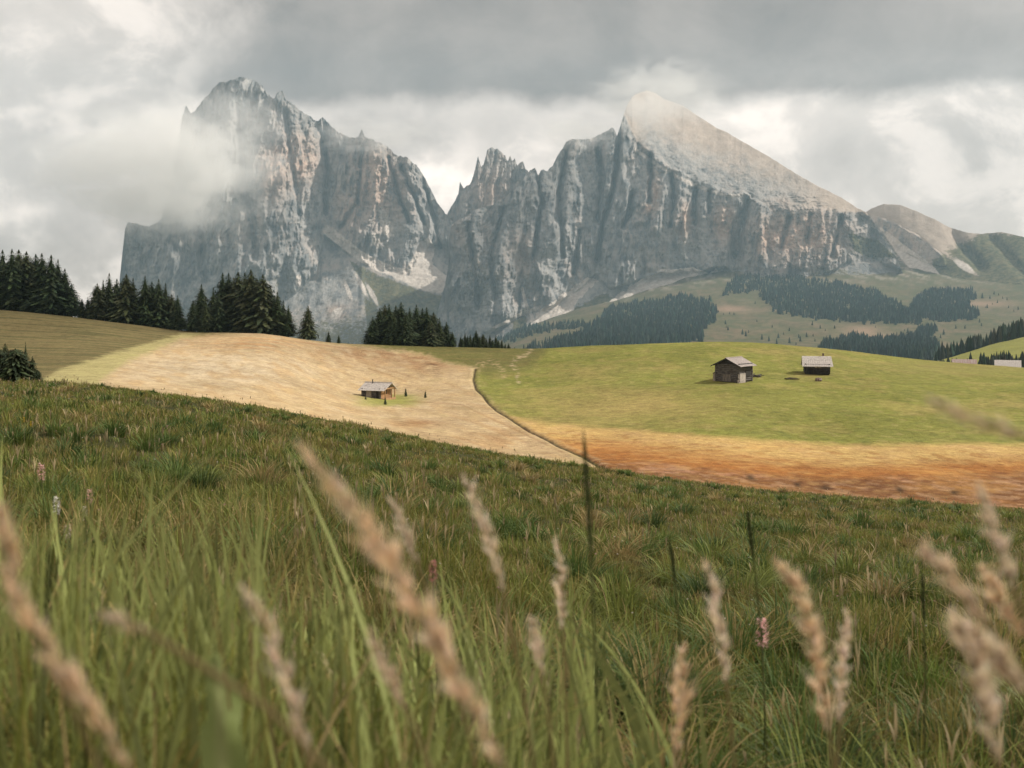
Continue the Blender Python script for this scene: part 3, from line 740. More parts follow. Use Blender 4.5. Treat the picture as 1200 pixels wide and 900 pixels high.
GRP_A = [(-6, 296, 0), (3, 293, 12), (14, 292, 0), (22, 293, 20), (31, 295, 6), (42, 298, 14), (49, 297, 2), (60, 299, 0), (68, 304, 10), (76, 315, 4), (84, 333, 2)]
GRP_B = [(96, 350, 0), (103, 349, 8), (114, 332, 0), (121, 328, 14), (128, 320, 4), (137, 327, 18), (148, 321, 0), (156, 326, 12), (170, 323, 2), (178, 330, 16), (186, 327, 4), (194, 332, 10), (201, 345, 6), (208, 346, 0)]
GRP_C = [(226, 352, -6), (236, 333, 0), (250, 337, 2), (241, 348, -8), (256, 345, -4), (261, 320, 8), (268, 320, 14), (279, 319, 10), (287, 320, 20), (294, 316, 6), (301, 326, 16), (308, 322, 4), (317, 336, 10), (325, 342, 2), (338, 358, 0), (332, 352, 10)]
GRP_D = [(437, 371, 0), (445, 361, 6), (451, 357, 14), (456, 356, 2), (464, 358, 10), (470, 354, 4), (480, 361, 0), (488, 357, 10), (495, 361, 16), (500, 360, 4), (508, 366, 8), (515, 372, 2), (523, 377, 6), (530, 388, 0), (476, 366, -4), (462, 368, -3), (505, 376, -3)]
GRP_E = [(540, 394, 4), (545, 390, 10), (551, 391, 8), (558, 387, 12), (566, 391, 10), (574, 392, 14), (581, 392, 10), (588, 397, 14), (596, 402, 10), (603, 406, 14), (542, 396, 2), (548, 393, 3), (555, 394, 4), (562, 394, 4), (570, 396, 5), (577, 397, 4), (584, 398, 6), (592, 402, 5)]
def ridge_Y(px): return float(lin([(-60, 268), (0, 266), (100, 258), (215, 249), (300, 238), (400, 241), (470, 243), (620, 247)], px))
AT = ['%s spruce in the skyline clump above the brown slope', '%s spruce in the row left of the massif foot', '%s spruce in the clump topping the tan field',
      '%s spruce in the rounded grove on the ridge', '%s spruce in the low row trailing the rounded grove']
WORD = ['first', 'second', 'third', 'fourth', 'fifth', 'sixth', 'seventh', 'eighth', 'ninth', 'tenth', 'eleventh', 'twelfth', 'thirteenth', 'fourteenth', 'fifteenth', 'sixteenth', 'seventeenth', 'eighteenth', 'nineteenth']
GN = ['spruces of the left skyline clump', 'spruces of the row beside the massif', 'spruces above the tan field', 'spruces of the rounded grove', 'small spruces trailing along the ridge']
for gi, grp in enumerate((GRP_A, GRP_B, GRP_C, GRP_D, GRP_E)):
    order = sorted(range(len(grp)), key=lambda i: grp[i][0])
    for rank, i in enumerate(order):
        px, top, back = grp[i]
        tall = min(range(len(grp)), key=lambda j: grp[j][1]) == i
        w = WORD[rank] + ' from the left,' + (' tallest' if tall else '')
        conifer(px, top, 0, ridge_Y(px) + 3 + back, AT[gi] % w, GN[gi], wide=(1.65 if gi == 3 else 1.45 if gi == 4 else 1.6 if gi == 0 else 1.45) * random.uniform(0.92, 1.12))
conifer(361, 358, 394, ridge_Y(361) + 2, 'lone broad pine standing between the pointed clump and the rounded grove', 'lone ridge conifers', 3, 1.15, 'pine_tree')
conifer(385, 388, 397, ridge_Y(385) + 2, 'tiny lone conifer just right of the broad pine', 'lone ridge conifers', 1, 1.2)
conifer(397, 392, 398, ridge_Y(397) + 2, 'tiniest conifer on the ridge left of the rounded grove', 'lone ridge conifers', 4, 1.3)

# bushes on the crest, left edge
for k, (px, top, Y, w, lab) in enumerate([(-8, 404, 39, 1.6, 'dark juniper bush cut by the left frame edge'), (6, 401, 40, 1.5, 'dark juniper bush second from the left frame edge'),
                                          (18, 407, 38, 1.9, 'broad low juniper bush in the middle of the clump on the crest'), (30, 399, 39.5, 0.9, 'narrow upright juniper bush, tallest of the clump on the crest'),
                                          (38, 416, 38, 1.3, 'small juniper bush at the right end of the clump on the crest'), (44, 432, 37, 1.2, 'lowest juniper sprig beside the pale field edge')]):
    conifer(px, top, 0, Y, lab, 'juniper bushes on the crest', [5, 3, 5, 2, 3, 5][k], w * 0.75, 'juniper_bush')['category'] = 'bush'

# small trees round the first hut
def hut_tree(px, top, base, label, wide):
    Y = ground_hit(px, base, 62, 230)
    return conifer(px, top, base, Y, label, 'small trees round the pale-roofed hut', 2, wide, 'young_spruce')
hut_tree(475.5, 453.5, 464.5, 'dark columnar young spruce beside the porch of the pale-roofed hut', 1.2)
hut_tree(498.5, 457, 466, 'small dark young spruce standing alone right of the pale-roofed hut', 1.3)
hut_tree(451.5, 464, 474, 'small dark young spruce on the lawn in front of the pale-roofed hut', 1.3)
hut_tree(428.5, 463.5, 468, 'tiny bush at the front left corner of the pale-roofed hut', 2.0)

# far woods
def lowtree(n=6):
    V = []; T = []
    for (z0, z1, r) in ((0.02, 0.55, 0.2), (0.3, 0.8, 0.15), (0.58, 1.0, 0.09)):
        b = len(V)
        for i in range(n):
            a = 6.283 * i / n; rr = r * (1.12 if i % 2 else 0.85)
            V.append((math.cos(a) * rr, math.sin(a) * rr, z0 + (0.04 if i % 2 else 0)))
        V.append((0, 0, z1))
        for i in range(n): T.append((b + i, b + (i + 1) % n, b + n))
    return np.array(V), np.array(T)
LV, LT = lowtree()

# lookup of far ground distance by (px, py)
FPX = np.arange(380, 1321, 3.0); FY = np.exp(np.linspace(math.log(900), math.log(6200), 700))
_fz = base_z((FPX[:, None] - 600) / F * FY[None, :], np.repeat(FY[None, :], len(FPX), 0))
FVIS = HZ - _fz / FY[None, :] * F
def far_hits(px, py, y0=900, y1=6200):
    c = np.clip(np.round((px - 380) / 3).astype(int), 0, len(FPX) - 1)
    v = FVIS[c]; ok = (v[:, :-1] >= py[:, None]) & (v[:, 1:] < py[:, None]) & (FY[None, :-1] >= y0) & (FY[None, :-1] <= y1)
    i = (ok.shape[1] - 1) - np.argmax(ok[:, ::-1], 1)
    none = ~ok.any(1)
    i[none] = np.argmin(np.abs(v[none][:, :-1] - py[none][:, None]), 1)
    v0 = v[np.arange(len(i)), i]; v1 = v[np.arange(len(i)), i + 1]
    t = np.clip((v0 - py) / (v0 - v1 + 1e-9), 0, 1)
    return FY[i] + t * (FY[i + 1] - FY[i])

def wood(poly, dens, hgt, label, y0=1200, y1=5800, tone=(0.014, 0.030, 0.022), gaps=0.0, seed=1):
    r_ = np.random.default_rng(seed)
    a = np.array(poly, float); x0, y0_, x1, y1_ = a[:, 0].min(), a[:, 1].min(), a[:, 0].max(), a[:, 1].max()
    n = int((x1 - x0) * (y1_ - y0_) * dens)
    px = r_.uniform(x0, x1, n); py = r_.uniform(y0_, y1_, n)
    sd = signed(px, py, poly) + 6.0 * fbm(px / 9, py / 5, 4, seed)
    keep = (sd > 0) & (fbm(px / 5, py / 3, 3, seed + 3) > gaps - 0.9)
    px, py = px[keep], py[keep]
    Y = far_hits(px, py, y0, y1)
    make_wood(px, Y, hgt, label, tone, r_)

def make_wood(px, Y, hgt, label, tone, r_):
    n = len(px)
    X = (px - 600) / F * Y; Z = ground_z(X, Y)
    h = hgt * r_.uniform(0.4, 1.25, n); w = h * r_.uniform(0.85, 1.35, n); an = r_.uniform(0, 6.28, n)
    lx = LV[None, :, 0] * np.cos(an)[:, None] - LV[None, :, 1] * np.sin(an)[:, None]
    ly = LV[None, :, 0] * np.sin(an)[:, None] + LV[None, :, 1] * np.cos(an)[:, None]
    V = np.stack([X[:, None] + lx * w[:, None], Y[:, None] + ly * w[:, None], Z[:, None] - 0.5 + LV[None, :, 2] * h[:, None]], -1).reshape(-1, 3)
    T = (LT[None] + (np.arange(n) * len(LV))[:, None, None]).reshape(-1, 3)
    c = np.array(tone)[None] * (r_.uniform(0.55, 1.5, n) * np.where(r_.random(n) < 0.12, 1.9, 1))[:, None] * np.stack([r_.uniform(0.8, 1.7, n), np.ones(n), r_.uniform(0.8, 1.1, n)], -1)
    C = np.repeat(c, len(LV), 0)
    tag(mesh_np('forest', V, T, 3, M_PINE_FAR, smooth=False, colors=C), label, kind='stuff')

wood([(632, 412), (648, 402), (676, 392), (692, 382), (702, 372), (716, 360), (745, 354), (775, 351), (800, 345), (815, 351), (834, 356), (841, 368), (836, 380), (824, 388), (822, 400), (790, 404), (700, 412)], 0.5, 22,
     'broad dark spruce forest on the slope behind the green meadow', seed=11)
wood([(846, 346), (862, 325), (890, 321), (915, 323), (935, 325), (965, 329), (985, 332), (1000, 336), (1025, 342), (1050, 355), (1062, 362), (1080, 370), (1080, 381), (1040, 380), (1000, 378), (970, 375), (950, 375), (930, 370), (907, 365), (898, 355), (886, 343), (870, 344)], 0.55, 22,
     'long dark spruce forest band under the cliff foot', gaps=0.55, seed=12)
wood([(1062, 368), (1075, 350), (1085, 342), (1110, 339), (1135, 341), (1152, 349), (1137, 352), (1135, 361), (1150, 366), (1148, 373), (1100, 378), (1080, 374)], 0.6, 22,
     'compact dark spruce wood on the pasture under the grassy ridge', gaps=0.3, seed=13)
wood([(1072, 392), (1080, 383), (1096, 383), (1098, 390), (1090, 396)], 0.6, 20, 'small round spruce grove on the far pasture', seed=14)
wood([(958, 412), (972, 402), (985, 400), (1000, 395), (1015, 398), (1030, 400), (1045, 397), (1060, 397), (1075, 396), (1096, 402), (1104, 412), (1090, 426), (1000, 420)], 0.6, 22,
     'dark spruce wood just behind the crest of the green meadow', y0=1200, y1=4000, seed=15)
wood([(398, 408), (402, 388), (412, 376), (424, 372), (434, 380), (438, 408)], 0.6, 24, 'bluish conifer wood behind the ridge left of the rounded grove', y0=1500, y1=5200, seed=16)
wood([(572, 398), (590, 385), (603, 380), (640, 381), (690, 378), (692, 384), (650, 388), (610, 397), (600, 402)], 0.5, 20, 'thin strip of spruces above the pale far meadow', seed=17)
wood([(610, 414), (625, 404), (660, 396), (690, 396), (690, 410)], 0.25, 20, 'scattered spruces at the foot of the pale far meadow', y0=1000, y1=4000, seed=18)
r_ = np.random.default_rng(5)
pp = r_.uniform(1096, 1300, 420); make_wood(pp, r_.uniform(1130, 1260, 420), 21, 'tall spruce belt running up the spur beyond the barns', (0.022, 0.036, 0.024), r_)
pp = np.concatenate([r_.uniform(1138, 1300, 260), r_.uniform(1098, 1140, 30)]); make_wood(pp, r_.uniform(620, 760, 290), 12, 'dark spruce wood directly behind the two barns', (0.024, 0.038, 0.024), r_)

# lone conifers dotted over the far pasture
lone = mesh_np('lone_conifer', LV, LT, 3, M_PINE_FAR, smooth=False, colors=np.tile([[0.022, 0.036, 0.024]], (len(LV), 1)))
spots = [(885, 356), (887, 377), (851, 384), (853, 387), (850, 380), (870, 392), (874, 394), (877, 390), (952, 381), (961, 385), (967, 388), (893, 398), (901, 400), (912, 396), (918, 392), (936, 396), (938, 400), (945, 395), (953, 394), (955, 400), (965, 400),
         (978, 385), (984, 378), (1000, 389), (1012, 391), (1026, 384), (1060, 388), (1064, 390), (1094, 372), (1094, 377), (1131, 385), (1120, 385), (1106, 392), (1165, 345), (1170, 346), (1175, 350), (1180, 352), (1163, 357), (1155, 361), (1157, 361),
         (1182, 361), (1188, 365), (1193, 363), (1160, 350), (1169, 355), (1148, 378), (1150, 382), (1102, 396), (905, 384), (925, 388), (860, 369), (842, 366), (848, 369), (855, 368), (933, 404), (925, 402), (910, 403)]
first = True
for px, py in spots:
    Y = ground_hit(px, py, 1200, 5800, True); X = (px - 600) / F * Y
    o = lone if first else lone.copy()
    if not first: COL.objects.link(o)
    first = False
    o.location = (X, Y, float(ground_z(np.array([X]), np.array([Y]))[0]) - 0.5)
    s = random.uniform(8, 19); o.scale = (s * 1.2, s * 1.2, s); o.rotation_euler = (0, 0, random.uniform(0, 6))
    tag(o, 'tiny lone conifer dotted on the hazy far pasture below the cliffs', 'tree', 'lone conifers on the far pasture')

# ------------------------------------------------------------------ huts
def log_wall(mb, x0, x1, y0, y1, z0, z1, n, corner=0.12):
    """four walls of stacked logs with crossing ends"""
    h = (z1 - z0) / n; r = h * 0.56
    for i in range(n):
        z = z0 + h * (i + 0.5)
        e = corner + random.uniform(0, 0.05)
        for y in (y0, y1): mb.tube([(x0 - e, y, z), (x1 + e, y, z)], r, 7)
        for x in (x0, x1): mb.tube([(x, y0 - e, z + h * 0.35), (x, y1 + e, z + h * 0.35)], r, 7)
    mb.box(x0 + 0.03, x1 - 0.03, y0 + 0.03, y1 - 0.03, z0 - 0.4, z1)

def gable_fill(mb, axis, pos, a0, a1, z0, zr, n, th=0.09):
    """triangular log/board gable on plane axis=pos"""
    mid = (a0 + a1) / 2
    for i in range(n):
        f0 = i / n; f1 = (i + 1) / n
        l0 = a0 + (mid - a0) * f0; r0 = a1 - (a1 - mid) * f0; l1 = a0 + (mid - a0) * f1; r1 = a1 - (a1 - mid) * f1
        zz0 = z0 + (zr - z0) * f0 + 0.008; zz1 = z0 + (zr - z0) * f1 - 0.008
        t2 = th * (0.8 + 0.4 * (i % 2))
        if axis == 'y': pts = [(l0, pos - t2, zz0), (r0, pos - t2, zz0), (r1, pos - t2, zz1), (l1, pos - t2, zz1), (l0, pos + t2, zz0), (r0, pos + t2, zz0), (r1, pos + t2, zz1), (l1, pos + t2, zz1)]
        else: pts = [(pos + t2, l0, zz0), (pos + t2, r0, zz0), (pos + t2, r1, zz1), (pos + t2, l1, zz1), (pos - t2, l0, zz0), (pos - t2, r0, zz0), (pos - t2, r1, zz1), (pos - t2, l1, zz1)]
        mb.add(pts, [(0, 1, 2, 3), (5, 4, 7, 6), (0, 4, 5, 1), (1, 5, 6, 2), (2, 6, 7, 3), (3, 7, 4, 0)])

def shingle_roof(mb, p_ridge0, p_ridge1, p_eave0, p_eave1, rows, th=0.05, flip=False, cols=14):
    """rows of overlapping shingles from eave to ridge"""
    r0, r1, e0, e1 = map(Vector, (p_ridge0, p_ridge1, p_eave0, p_eave1))
    for i in range(rows):
        f0 = i / rows; f1 = min(1.0, (i + 1.25) / rows)
        for j in range(cols):
            g0 = j / cols + 0.002; g1 = (j + 1) / cols - 0.002
            def pt(f, g): 
                a = e0.lerp(e1, g); b = r0.lerp(r1, g); return a.lerp(b, f)
            up = Vector((0, 0, random.uniform(0.0, 0.025)))
            q = [pt(f0, g0) + up + Vector((0, 0, 0.03)), pt(f0, g1) + up + Vector((0, 0, 0.03)), pt(f1, g1) + up * 0.3, pt(f1, g0) + up * 0.3]
            if flip: q = [q[1], q[0], q[3], q[2]]
            mb.slab(q, th)

def hut_root(name, px, py, rz, label, y0=62, y1=230):
    p = gpt(px, py, y0, y1)
    r = empty(name, p, rz); tag(r, label, 'hut'); return r

# hut A: long pale roof, porch gable on the right
def hut_pale():
    R = hut_root('alpine_hut', 444, 466.5, math.radians(-22), 'low hut with long bleached roof and honey-brown porch, standing on the tan mown field')
    L, D, H, RG = 4.2, 3.4, 1.65, 2.55         # x length, depth, wall, ridge
    w = MB(); log_wall(w, -L / 2, L / 2 - 1.0, -D / 2, D / 2, 0, H, 8); w.build('wall', M_LOG, R)
    for gx in (-L / 2, L / 2 - 1.0): g = MB(); gable_fill(g, 'x', gx, -D / 2, D / 2, H + 0.02, RG - 0.12, 6); g.build('gable', M_LOG, R)
    pw = MB()
    for k in range(7): pw.box(L / 2 - 0.86, L / 2 - 0.8, -D / 2 + 0.15 + k * 0.45, -D / 2 + 0.56 + k * 0.45, 0.0, H, 0.006)
    pw.build('porch_wall', M_WARMWOOD, R)
    for y in (-D / 2 + 0.1, 0.55, D / 2 - 0.1):
        p = MB(); p.box(L / 2 - 0.1, L / 2 + 0.04, y - 0.07, y + 0.07, -0.3, H + 0.1); p.build('post', M_WARMWOOD, R)
    p = MB(); p.box(L / 2 - 0.1, L / 2 + 0.04, -D / 2, D / 2, H - 0.05, H + 0.12); p.build('tie_beam', M_WARMWOOD, R)
    p = MB(); p.box(L / 2 - 0.75, L / 2 + 0.1, -D / 2, D / 2, -0.4, 0.1); p.build('porch_floor', M_WARMWOOD, R)
    d = MB(); d.box(L / 2 - 1.55, L / 2 - 1.0, -D / 2 - 0.13, -D / 2 - 0.06, 0.02, 1.5); d.build('door', M_DARKDOOR, R)
    s = MB(); s.box(-L / 2 + 0.75, -L / 2 + 1.75, -D / 2 - 0.13, -D / 2 - 0.05, 0.25, 1.3); s.build('shutter', M_PALEWOOD, R)
    wn = MB(); wn.box(L / 2 - 0.79, L / 2 - 0.74, -0.5, 0.2, 0.75, 1.35); wn.build('window', M_DARKDOOR, R)
    ov = 0.55; k = (RG - H) / (D / 2)
    ro = MB(); ez = H - ov * k
    shingle_roof(ro, (-L / 2 - 0.45, 0, RG), (L / 2 + 0.35, 0, RG), (-L / 2 - 0.6, -D / 2 - ov, ez), (L / 2 + 0.1, -D / 2 - ov, ez), 9)
    shingle_roof(ro, (-L / 2 - 0.45, 0, RG), (L / 2 + 0.35, 0, RG), (-L / 2 - 0.6, D / 2 + ov, ez), (L / 2 + 0.1, D / 2 + ov, ez), 9, flip=True)
    rr = ro.build('roof', M_PALEROOF, R)
    rb = MB(); rb.tube([(-L / 2 - 0.5, 0, RG + 0.05), (L / 2 + 0.4, 0, RG + 0.05)], 0.07, 6); rb.build('ridge_board', M_PALEROOF, rr)
    c = MB(); c.tube([(-L / 2 + 1.1, -0.3, RG - 0.3), (-L / 2 + 1.1, -0.3, RG + 0.42)], 0.08, 8); c.tube([(-L / 2 + 1.1, -0.3, RG + 0.42), (-L / 2 + 1.1, -0.3, RG + 0.5)], 0.13, 8); c.build('chimney_pipe', M_METAL, rr)
hut_pale()

# hut B: log barn, gable to the front
def hut_log():
    R = hut_root('log_barn', 860, 446.5, math.radians(-42), 'dark log barn with grey shingled gable roof and pale corner plinth on the green meadow')
    L, D, H, RG = 4.2, 4.3, 2.95, 3.95      # gable width (x), depth (y)
    w = MB(); log_wall(w, -L / 2, L / 2, -D / 2, D / 2, 0, H, 10, 0.18); w.build('wall', M_LOG, R)
    for gy in (-D / 2, D / 2): g = MB(); gable_fill(g, 'y', gy, -L / 2, L / 2, H + 0.02, RG - 0.1, 5); g.build('gable', M_LOGDARK, R)
    d = MB()
    for k in range(4): d.box(-0.75 + k * 0.38, -0.40 + k * 0.38, -D / 2 - 0.2, -D / 2 - 0.14, 0.05, 1.25, 0.006)
    d.build('door', M_GREYDOOR, R)
    pl = MB(); pl.box(L / 2 - 0.1, L / 2 + 0.2, -D / 2 - 0.2, -D / 2 + 2.0, -0.6, 1.45, 0.02); pl.build('plinth', M_WHITE, R)
    hp = MB(); hp.box(L / 2 + 0.12, L / 2 + 0.2, -0.1, 1.6, 0.9, 1.9); hp.build('side_hatch', M_LOGDARK, R)
    le = MB(); le.box(-L / 2 - 0.75, -L / 2 - 0.2, -D / 2 + 0.2, -D / 2 + 1.7, -0.5, 1.25, 0.02); ln = le.build('lean_to', M_PALEWOOD, R)
    lr = MB(); lr.slab([(-L / 2 - 0.95, -D / 2 + 0.05, 1.3), (-L / 2 - 0.15, -D / 2 + 0.05, 1.62), (-L / 2 - 0.15, -D / 2 + 1.9, 1.62), (-L / 2 - 0.95, -D / 2 + 1.9, 1.3)], 0.06); lr.build('lean_to_roof', M_SHINGLE, ln)
    ov = 0.75; k = (RG - H) / (L / 2); ez = H - ov * k
    ro = MB()
    shingle_roof(ro, (0, -D / 2 - 0.6, RG), (0, D / 2 + 0.6, RG), (L / 2 + ov, -D / 2 - 0.6, ez), (L / 2 + ov, D / 2 + 0.6, ez), 9)
    shingle_roof(ro, (0, -D / 2 - 0.6, RG), (0, D / 2 + 0.6, RG), (-L / 2 - ov, -D / 2 - 0.6, ez), (-L / 2 - ov, D / 2 + 0.6, ez), 9, flip=True)
    rr = ro.build('roof', M_SHINGLE, R)
    for sx in (-1, 1):
        b = MB(); b.slab([(0, -D / 2 - 0.66, RG + 0.02), (sx * (L / 2 + ov), -D / 2 - 0.66, ez + 0.02), (sx * (L / 2 + ov), -D / 2 - 0.66, ez - 0.14), (0, -D / 2 - 0.66, RG - 0.14)], 0.05); b.build('bargeboard', M_LOGDARK, rr)
    rp = MB()
    for yy in (-1.4, 0.1, 1.5): rp.box(L / 2 - 0.9, L / 2 + 0.4, yy - 0.06, yy + 0.06, 0, 0.01)
    b = MB(); b.tube([(0, -D / 2 - 0.62, RG + 0.06), (0, D / 2 + 0.62, RG + 0.06)], 0.08, 6); b.build('ridge_board', M_SHINGLE, rr)
hut_log()

# hut C: eaves side to the viewer
def hut_small():
    R = hut_root('meadow_hut', 957, 437.5, math.radians(-13), 'small dark hut with pale roof slope facing the viewer, right of the log barn')
    L, D, H, RG = 4.1, 3.6, 1.75, 3.1
    w = MB(); log_wall(w, -L / 2, L / 2, -D / 2, D / 2, 0, H, 8, 0.12); w.build('wall', M_LOGDARK, R)
    for gx in (-L / 2, L / 2): g = MB(); gable_fill(g, 'x', gx, -D / 2, D / 2, H + 0.02, RG - 0.12, 6); g.build('gable', M_LOGDARK, R)
    b = MB(); b.box(-L / 2 + 0.05, L / 2 - 0.05, -D / 2 - 0.2, -D / 2 - 0.12, 1.05, 1.6); b.build('upper_boards', M_LOG, R)
    for x in (-0.25, 0.35):
        s = MB(); s.box(x - 0.2, x + 0.2, -D / 2 - 0.26, -D / 2 - 0.2, 1.1, 1.5); s.build('window', M_PALEWOOD, R)
    d = MB(); d.box(-1.4, -0.75, -D / 2 - 0.19, -D / 2 - 0.12, 0.02, 1.0); d.build('door', M_DARKDOOR, R)
    ov = 0.55; k = (RG - H) / (D / 2); ez = H - ov * k
    ro = MB()
    shingle_roof(ro, (-L / 2 - 0.5, 0, RG), (L / 2 + 0.45, 0, RG), (-L / 2 - 0.6, -D / 2 - ov, ez), (L / 2 + 0.65, -D / 2 - ov, ez), 9)
    shingle_roof(ro, (-L / 2 - 0.5, 0, RG), (L / 2 + 0.45, 0, RG), (-L / 2 - 0.6, D / 2 + ov, ez), (L / 2 + 0.65, D / 2 + ov, ez), 9, flip=True)
    rr = ro.build('roof', M_PALEROOF, R)
    c = MB(); c.box(1.0, 1.3, 0.2, 0.5, RG - 0.4, RG + 0.45, 0.01); c.box(0.95, 1.35, 0.15, 0.55, RG + 0.45, RG + 0.52); c.build('chimney', M_ROCK, rr)
hut_small()

# two barns beyond the meadow
def barn(px, py, Y, W, D, H, RG, rz, roofmat, label):
    X = (px - 600) / F * Y; z = (HZ - py) / F * Y
    gz = float(ground_z(np.array([X]), np.array([Y]))[0])
    R = empty('barn', (X, Y, gz), rz); tag(R, label, 'barn')
    top = z - gz                      # ridge height over the ground
    h = top - RG
    w = MB(); w.box(-W / 2, W / 2, -D / 2, D / 2, -0.5, h); gable_fill(w, 'x', -W / 2 + 0.1, -D / 2, D / 2, h + 0.01, top - 0.15, 5); gable_fill(w, 'x', W / 2 - 0.1, -D / 2, D / 2, h + 0.01, top - 0.15, 5)
    w.build('wall', M_WARMWOOD, R)
    for k in range(3):
        d = MB(); x = -W * 0.3 + k * W * 0.3; d.box(x - 0.9, x + 0.9, -D / 2 - 0.08, -D / 2 - 0.003, h - 2.6, h - 0.6); d.build('window', M_DARKDOOR, R)
    ro = MB(); ov = 1.0; k = RG / (D / 2); ez = h - ov * k
    shingle_roof(ro, (-W / 2 - 0.7, 0, top), (W / 2 + 0.7, 0, top), (-W / 2 - 0.7, -D / 2 - ov, ez), (W / 2 + 0.7, -D / 2 - ov, ez), 8, 0.1)
    shingle_roof(ro, (-W / 2 - 0.7, 0, top), (W / 2 + 0.7, 0, top), (-W / 2 - 0.7, D / 2 + ov, ez), (W / 2 + 0.7, D / 2 + ov, ez), 8, 0.1, flip=True)
    ro.build('roof', roofmat, R)
barn(1130, 421, 450, 9.0, 6.5, 3, 2.2, math.radians(-24), M_REDROOF, 'half-hidden barn with faded red striped roof behind the meadow crest')
barn(1181, 422, 450, 9.5, 7, 3, 2.4, math.radians(-26), M_PALEROOF, 'half-hidden barn with whitish roof at the right edge behind the meadow crest')

# boulder, dark lump, brushwood
def lump(name, px, py, rx, ry, rz, mat, label, cat, seed):
    p = gpt(px, py); n, k = 18, 10
    V = []; Fc = []
    for j in range(k + 1):
        for i in range(n):
            th = math.pi * j / k; ph = 2 * math.pi * i / n
            d = np.array([math.sin(th) * math.cos(ph), math.sin(th) * math.sin(ph), math.cos(th)])
            s = 1 + 0.45 * float(fbm(d[0] * 1.7 + seed, d[1] * 1.7 + d[2] * 1.3, 3, seed))
            V.append((d[0] * rx * s, d[1] * ry * s, d[2] * rz * s))
    for j in range(k):
        for i in range(n): Fc.append((j * n + i, (j + 1) * n + i, (j + 1) * n + (i + 1) % n, j * n + (i + 1) % n))
    o = mesh_np(name, V, Fc, 4, mat, smooth=False); o.location = p + Vector((0, 0, rz * 0.4))
    tag(o, label, cat); return o
lump('boulder', 959, 446.5, 0.6, 0.5, 0.42, M_ROCK, 'reddish brown boulder lying in the grass below the small dark hut', 'boulder', 3)
lump('dark_lump', 928, 444.5, 1.2, 0.6, 0.22, M_DARKLUMP, 'low dark lump in the grass left of the boulder', 'earth heap', 5)  # flattened dark brown lump on the grass
wp = empty('brushwood_pile', gpt(884, 442)); tag(wp, 'untidy pile of brushwood beside the right wall of the log barn', 'woodpile')
b = MB()
for k in range(40):
    a = random.uniform(0, 3.14); x, y, z = random.uniform(-0.9, 0.9), random.uniform(-0.5, 0.5), random.uniform(0, 0.35); l = random.uniform(0.6, 1.1)
    b.tube([(x, y, z), (x + math.cos(a) * l, y + math.sin(a) * l, z + random.uniform(-.1, .35))], random.uniform(0.03, 0.07), 5)
b.build('branches', M_LOG, wp)

# ------------------------------------------------------------------ near grass
def blades(base, h, w, az, bend, seg, col_b, col_t, lean=None, twist=0.0, spindle=False):
    """base (n,3); returns verts, quads, colours of curved tapering blades"""
    n = len(base); s = np.linspace(0, 1, seg + 1)
    d = np.stack([np.cos(az), np.sin(az), np.zeros(n)], -1); side = np.stack([-np.sin(az + twist), np.cos(az + twist), np.zeros(n)], -1)
    prof = np.sin(np.pi * np.clip(s, 0.02, 0.98)) if spindle else (1 - s ** 1.8) * (0.75 + 0.5 * s) + 0.02
    fwd = (bend[:, None] * s[None] ** 2) * h[:, None]
    up = (s[None] - 0.42 * np.minimum(bend, 1.2)[:, None] * s[None] ** 2.6) * h[:, None]
    ctr = base[:, None, :] + d[:, None, :] * fwd[..., None] + np.array([0, 0, 1.0]) * up[..., None]
    if lean is not None: ctr = ctr + lean[:, None, :] * (s[None, :, None] * h[:, None, None])
    off = side[:, None, :] * (w[:, None] * prof[None])[..., None] * 0.5
    V = np.stack([ctr - off, ctr + off], 2).reshape(-1, 3)
    st = (np.arange(n) * (seg + 1) * 2)[:, None]; k = (np.arange(seg) * 2)[None]
    Q = np.stack([st + k, st + k + 1, st + k + 3, st + k + 2], -1).reshape(-1, 4)
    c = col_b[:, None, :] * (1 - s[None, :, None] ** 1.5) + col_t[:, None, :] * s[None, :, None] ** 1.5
    C = np.repeat(c[:, :, None, :], 2, 2).reshape(-1, 3)
    return V, Q, C

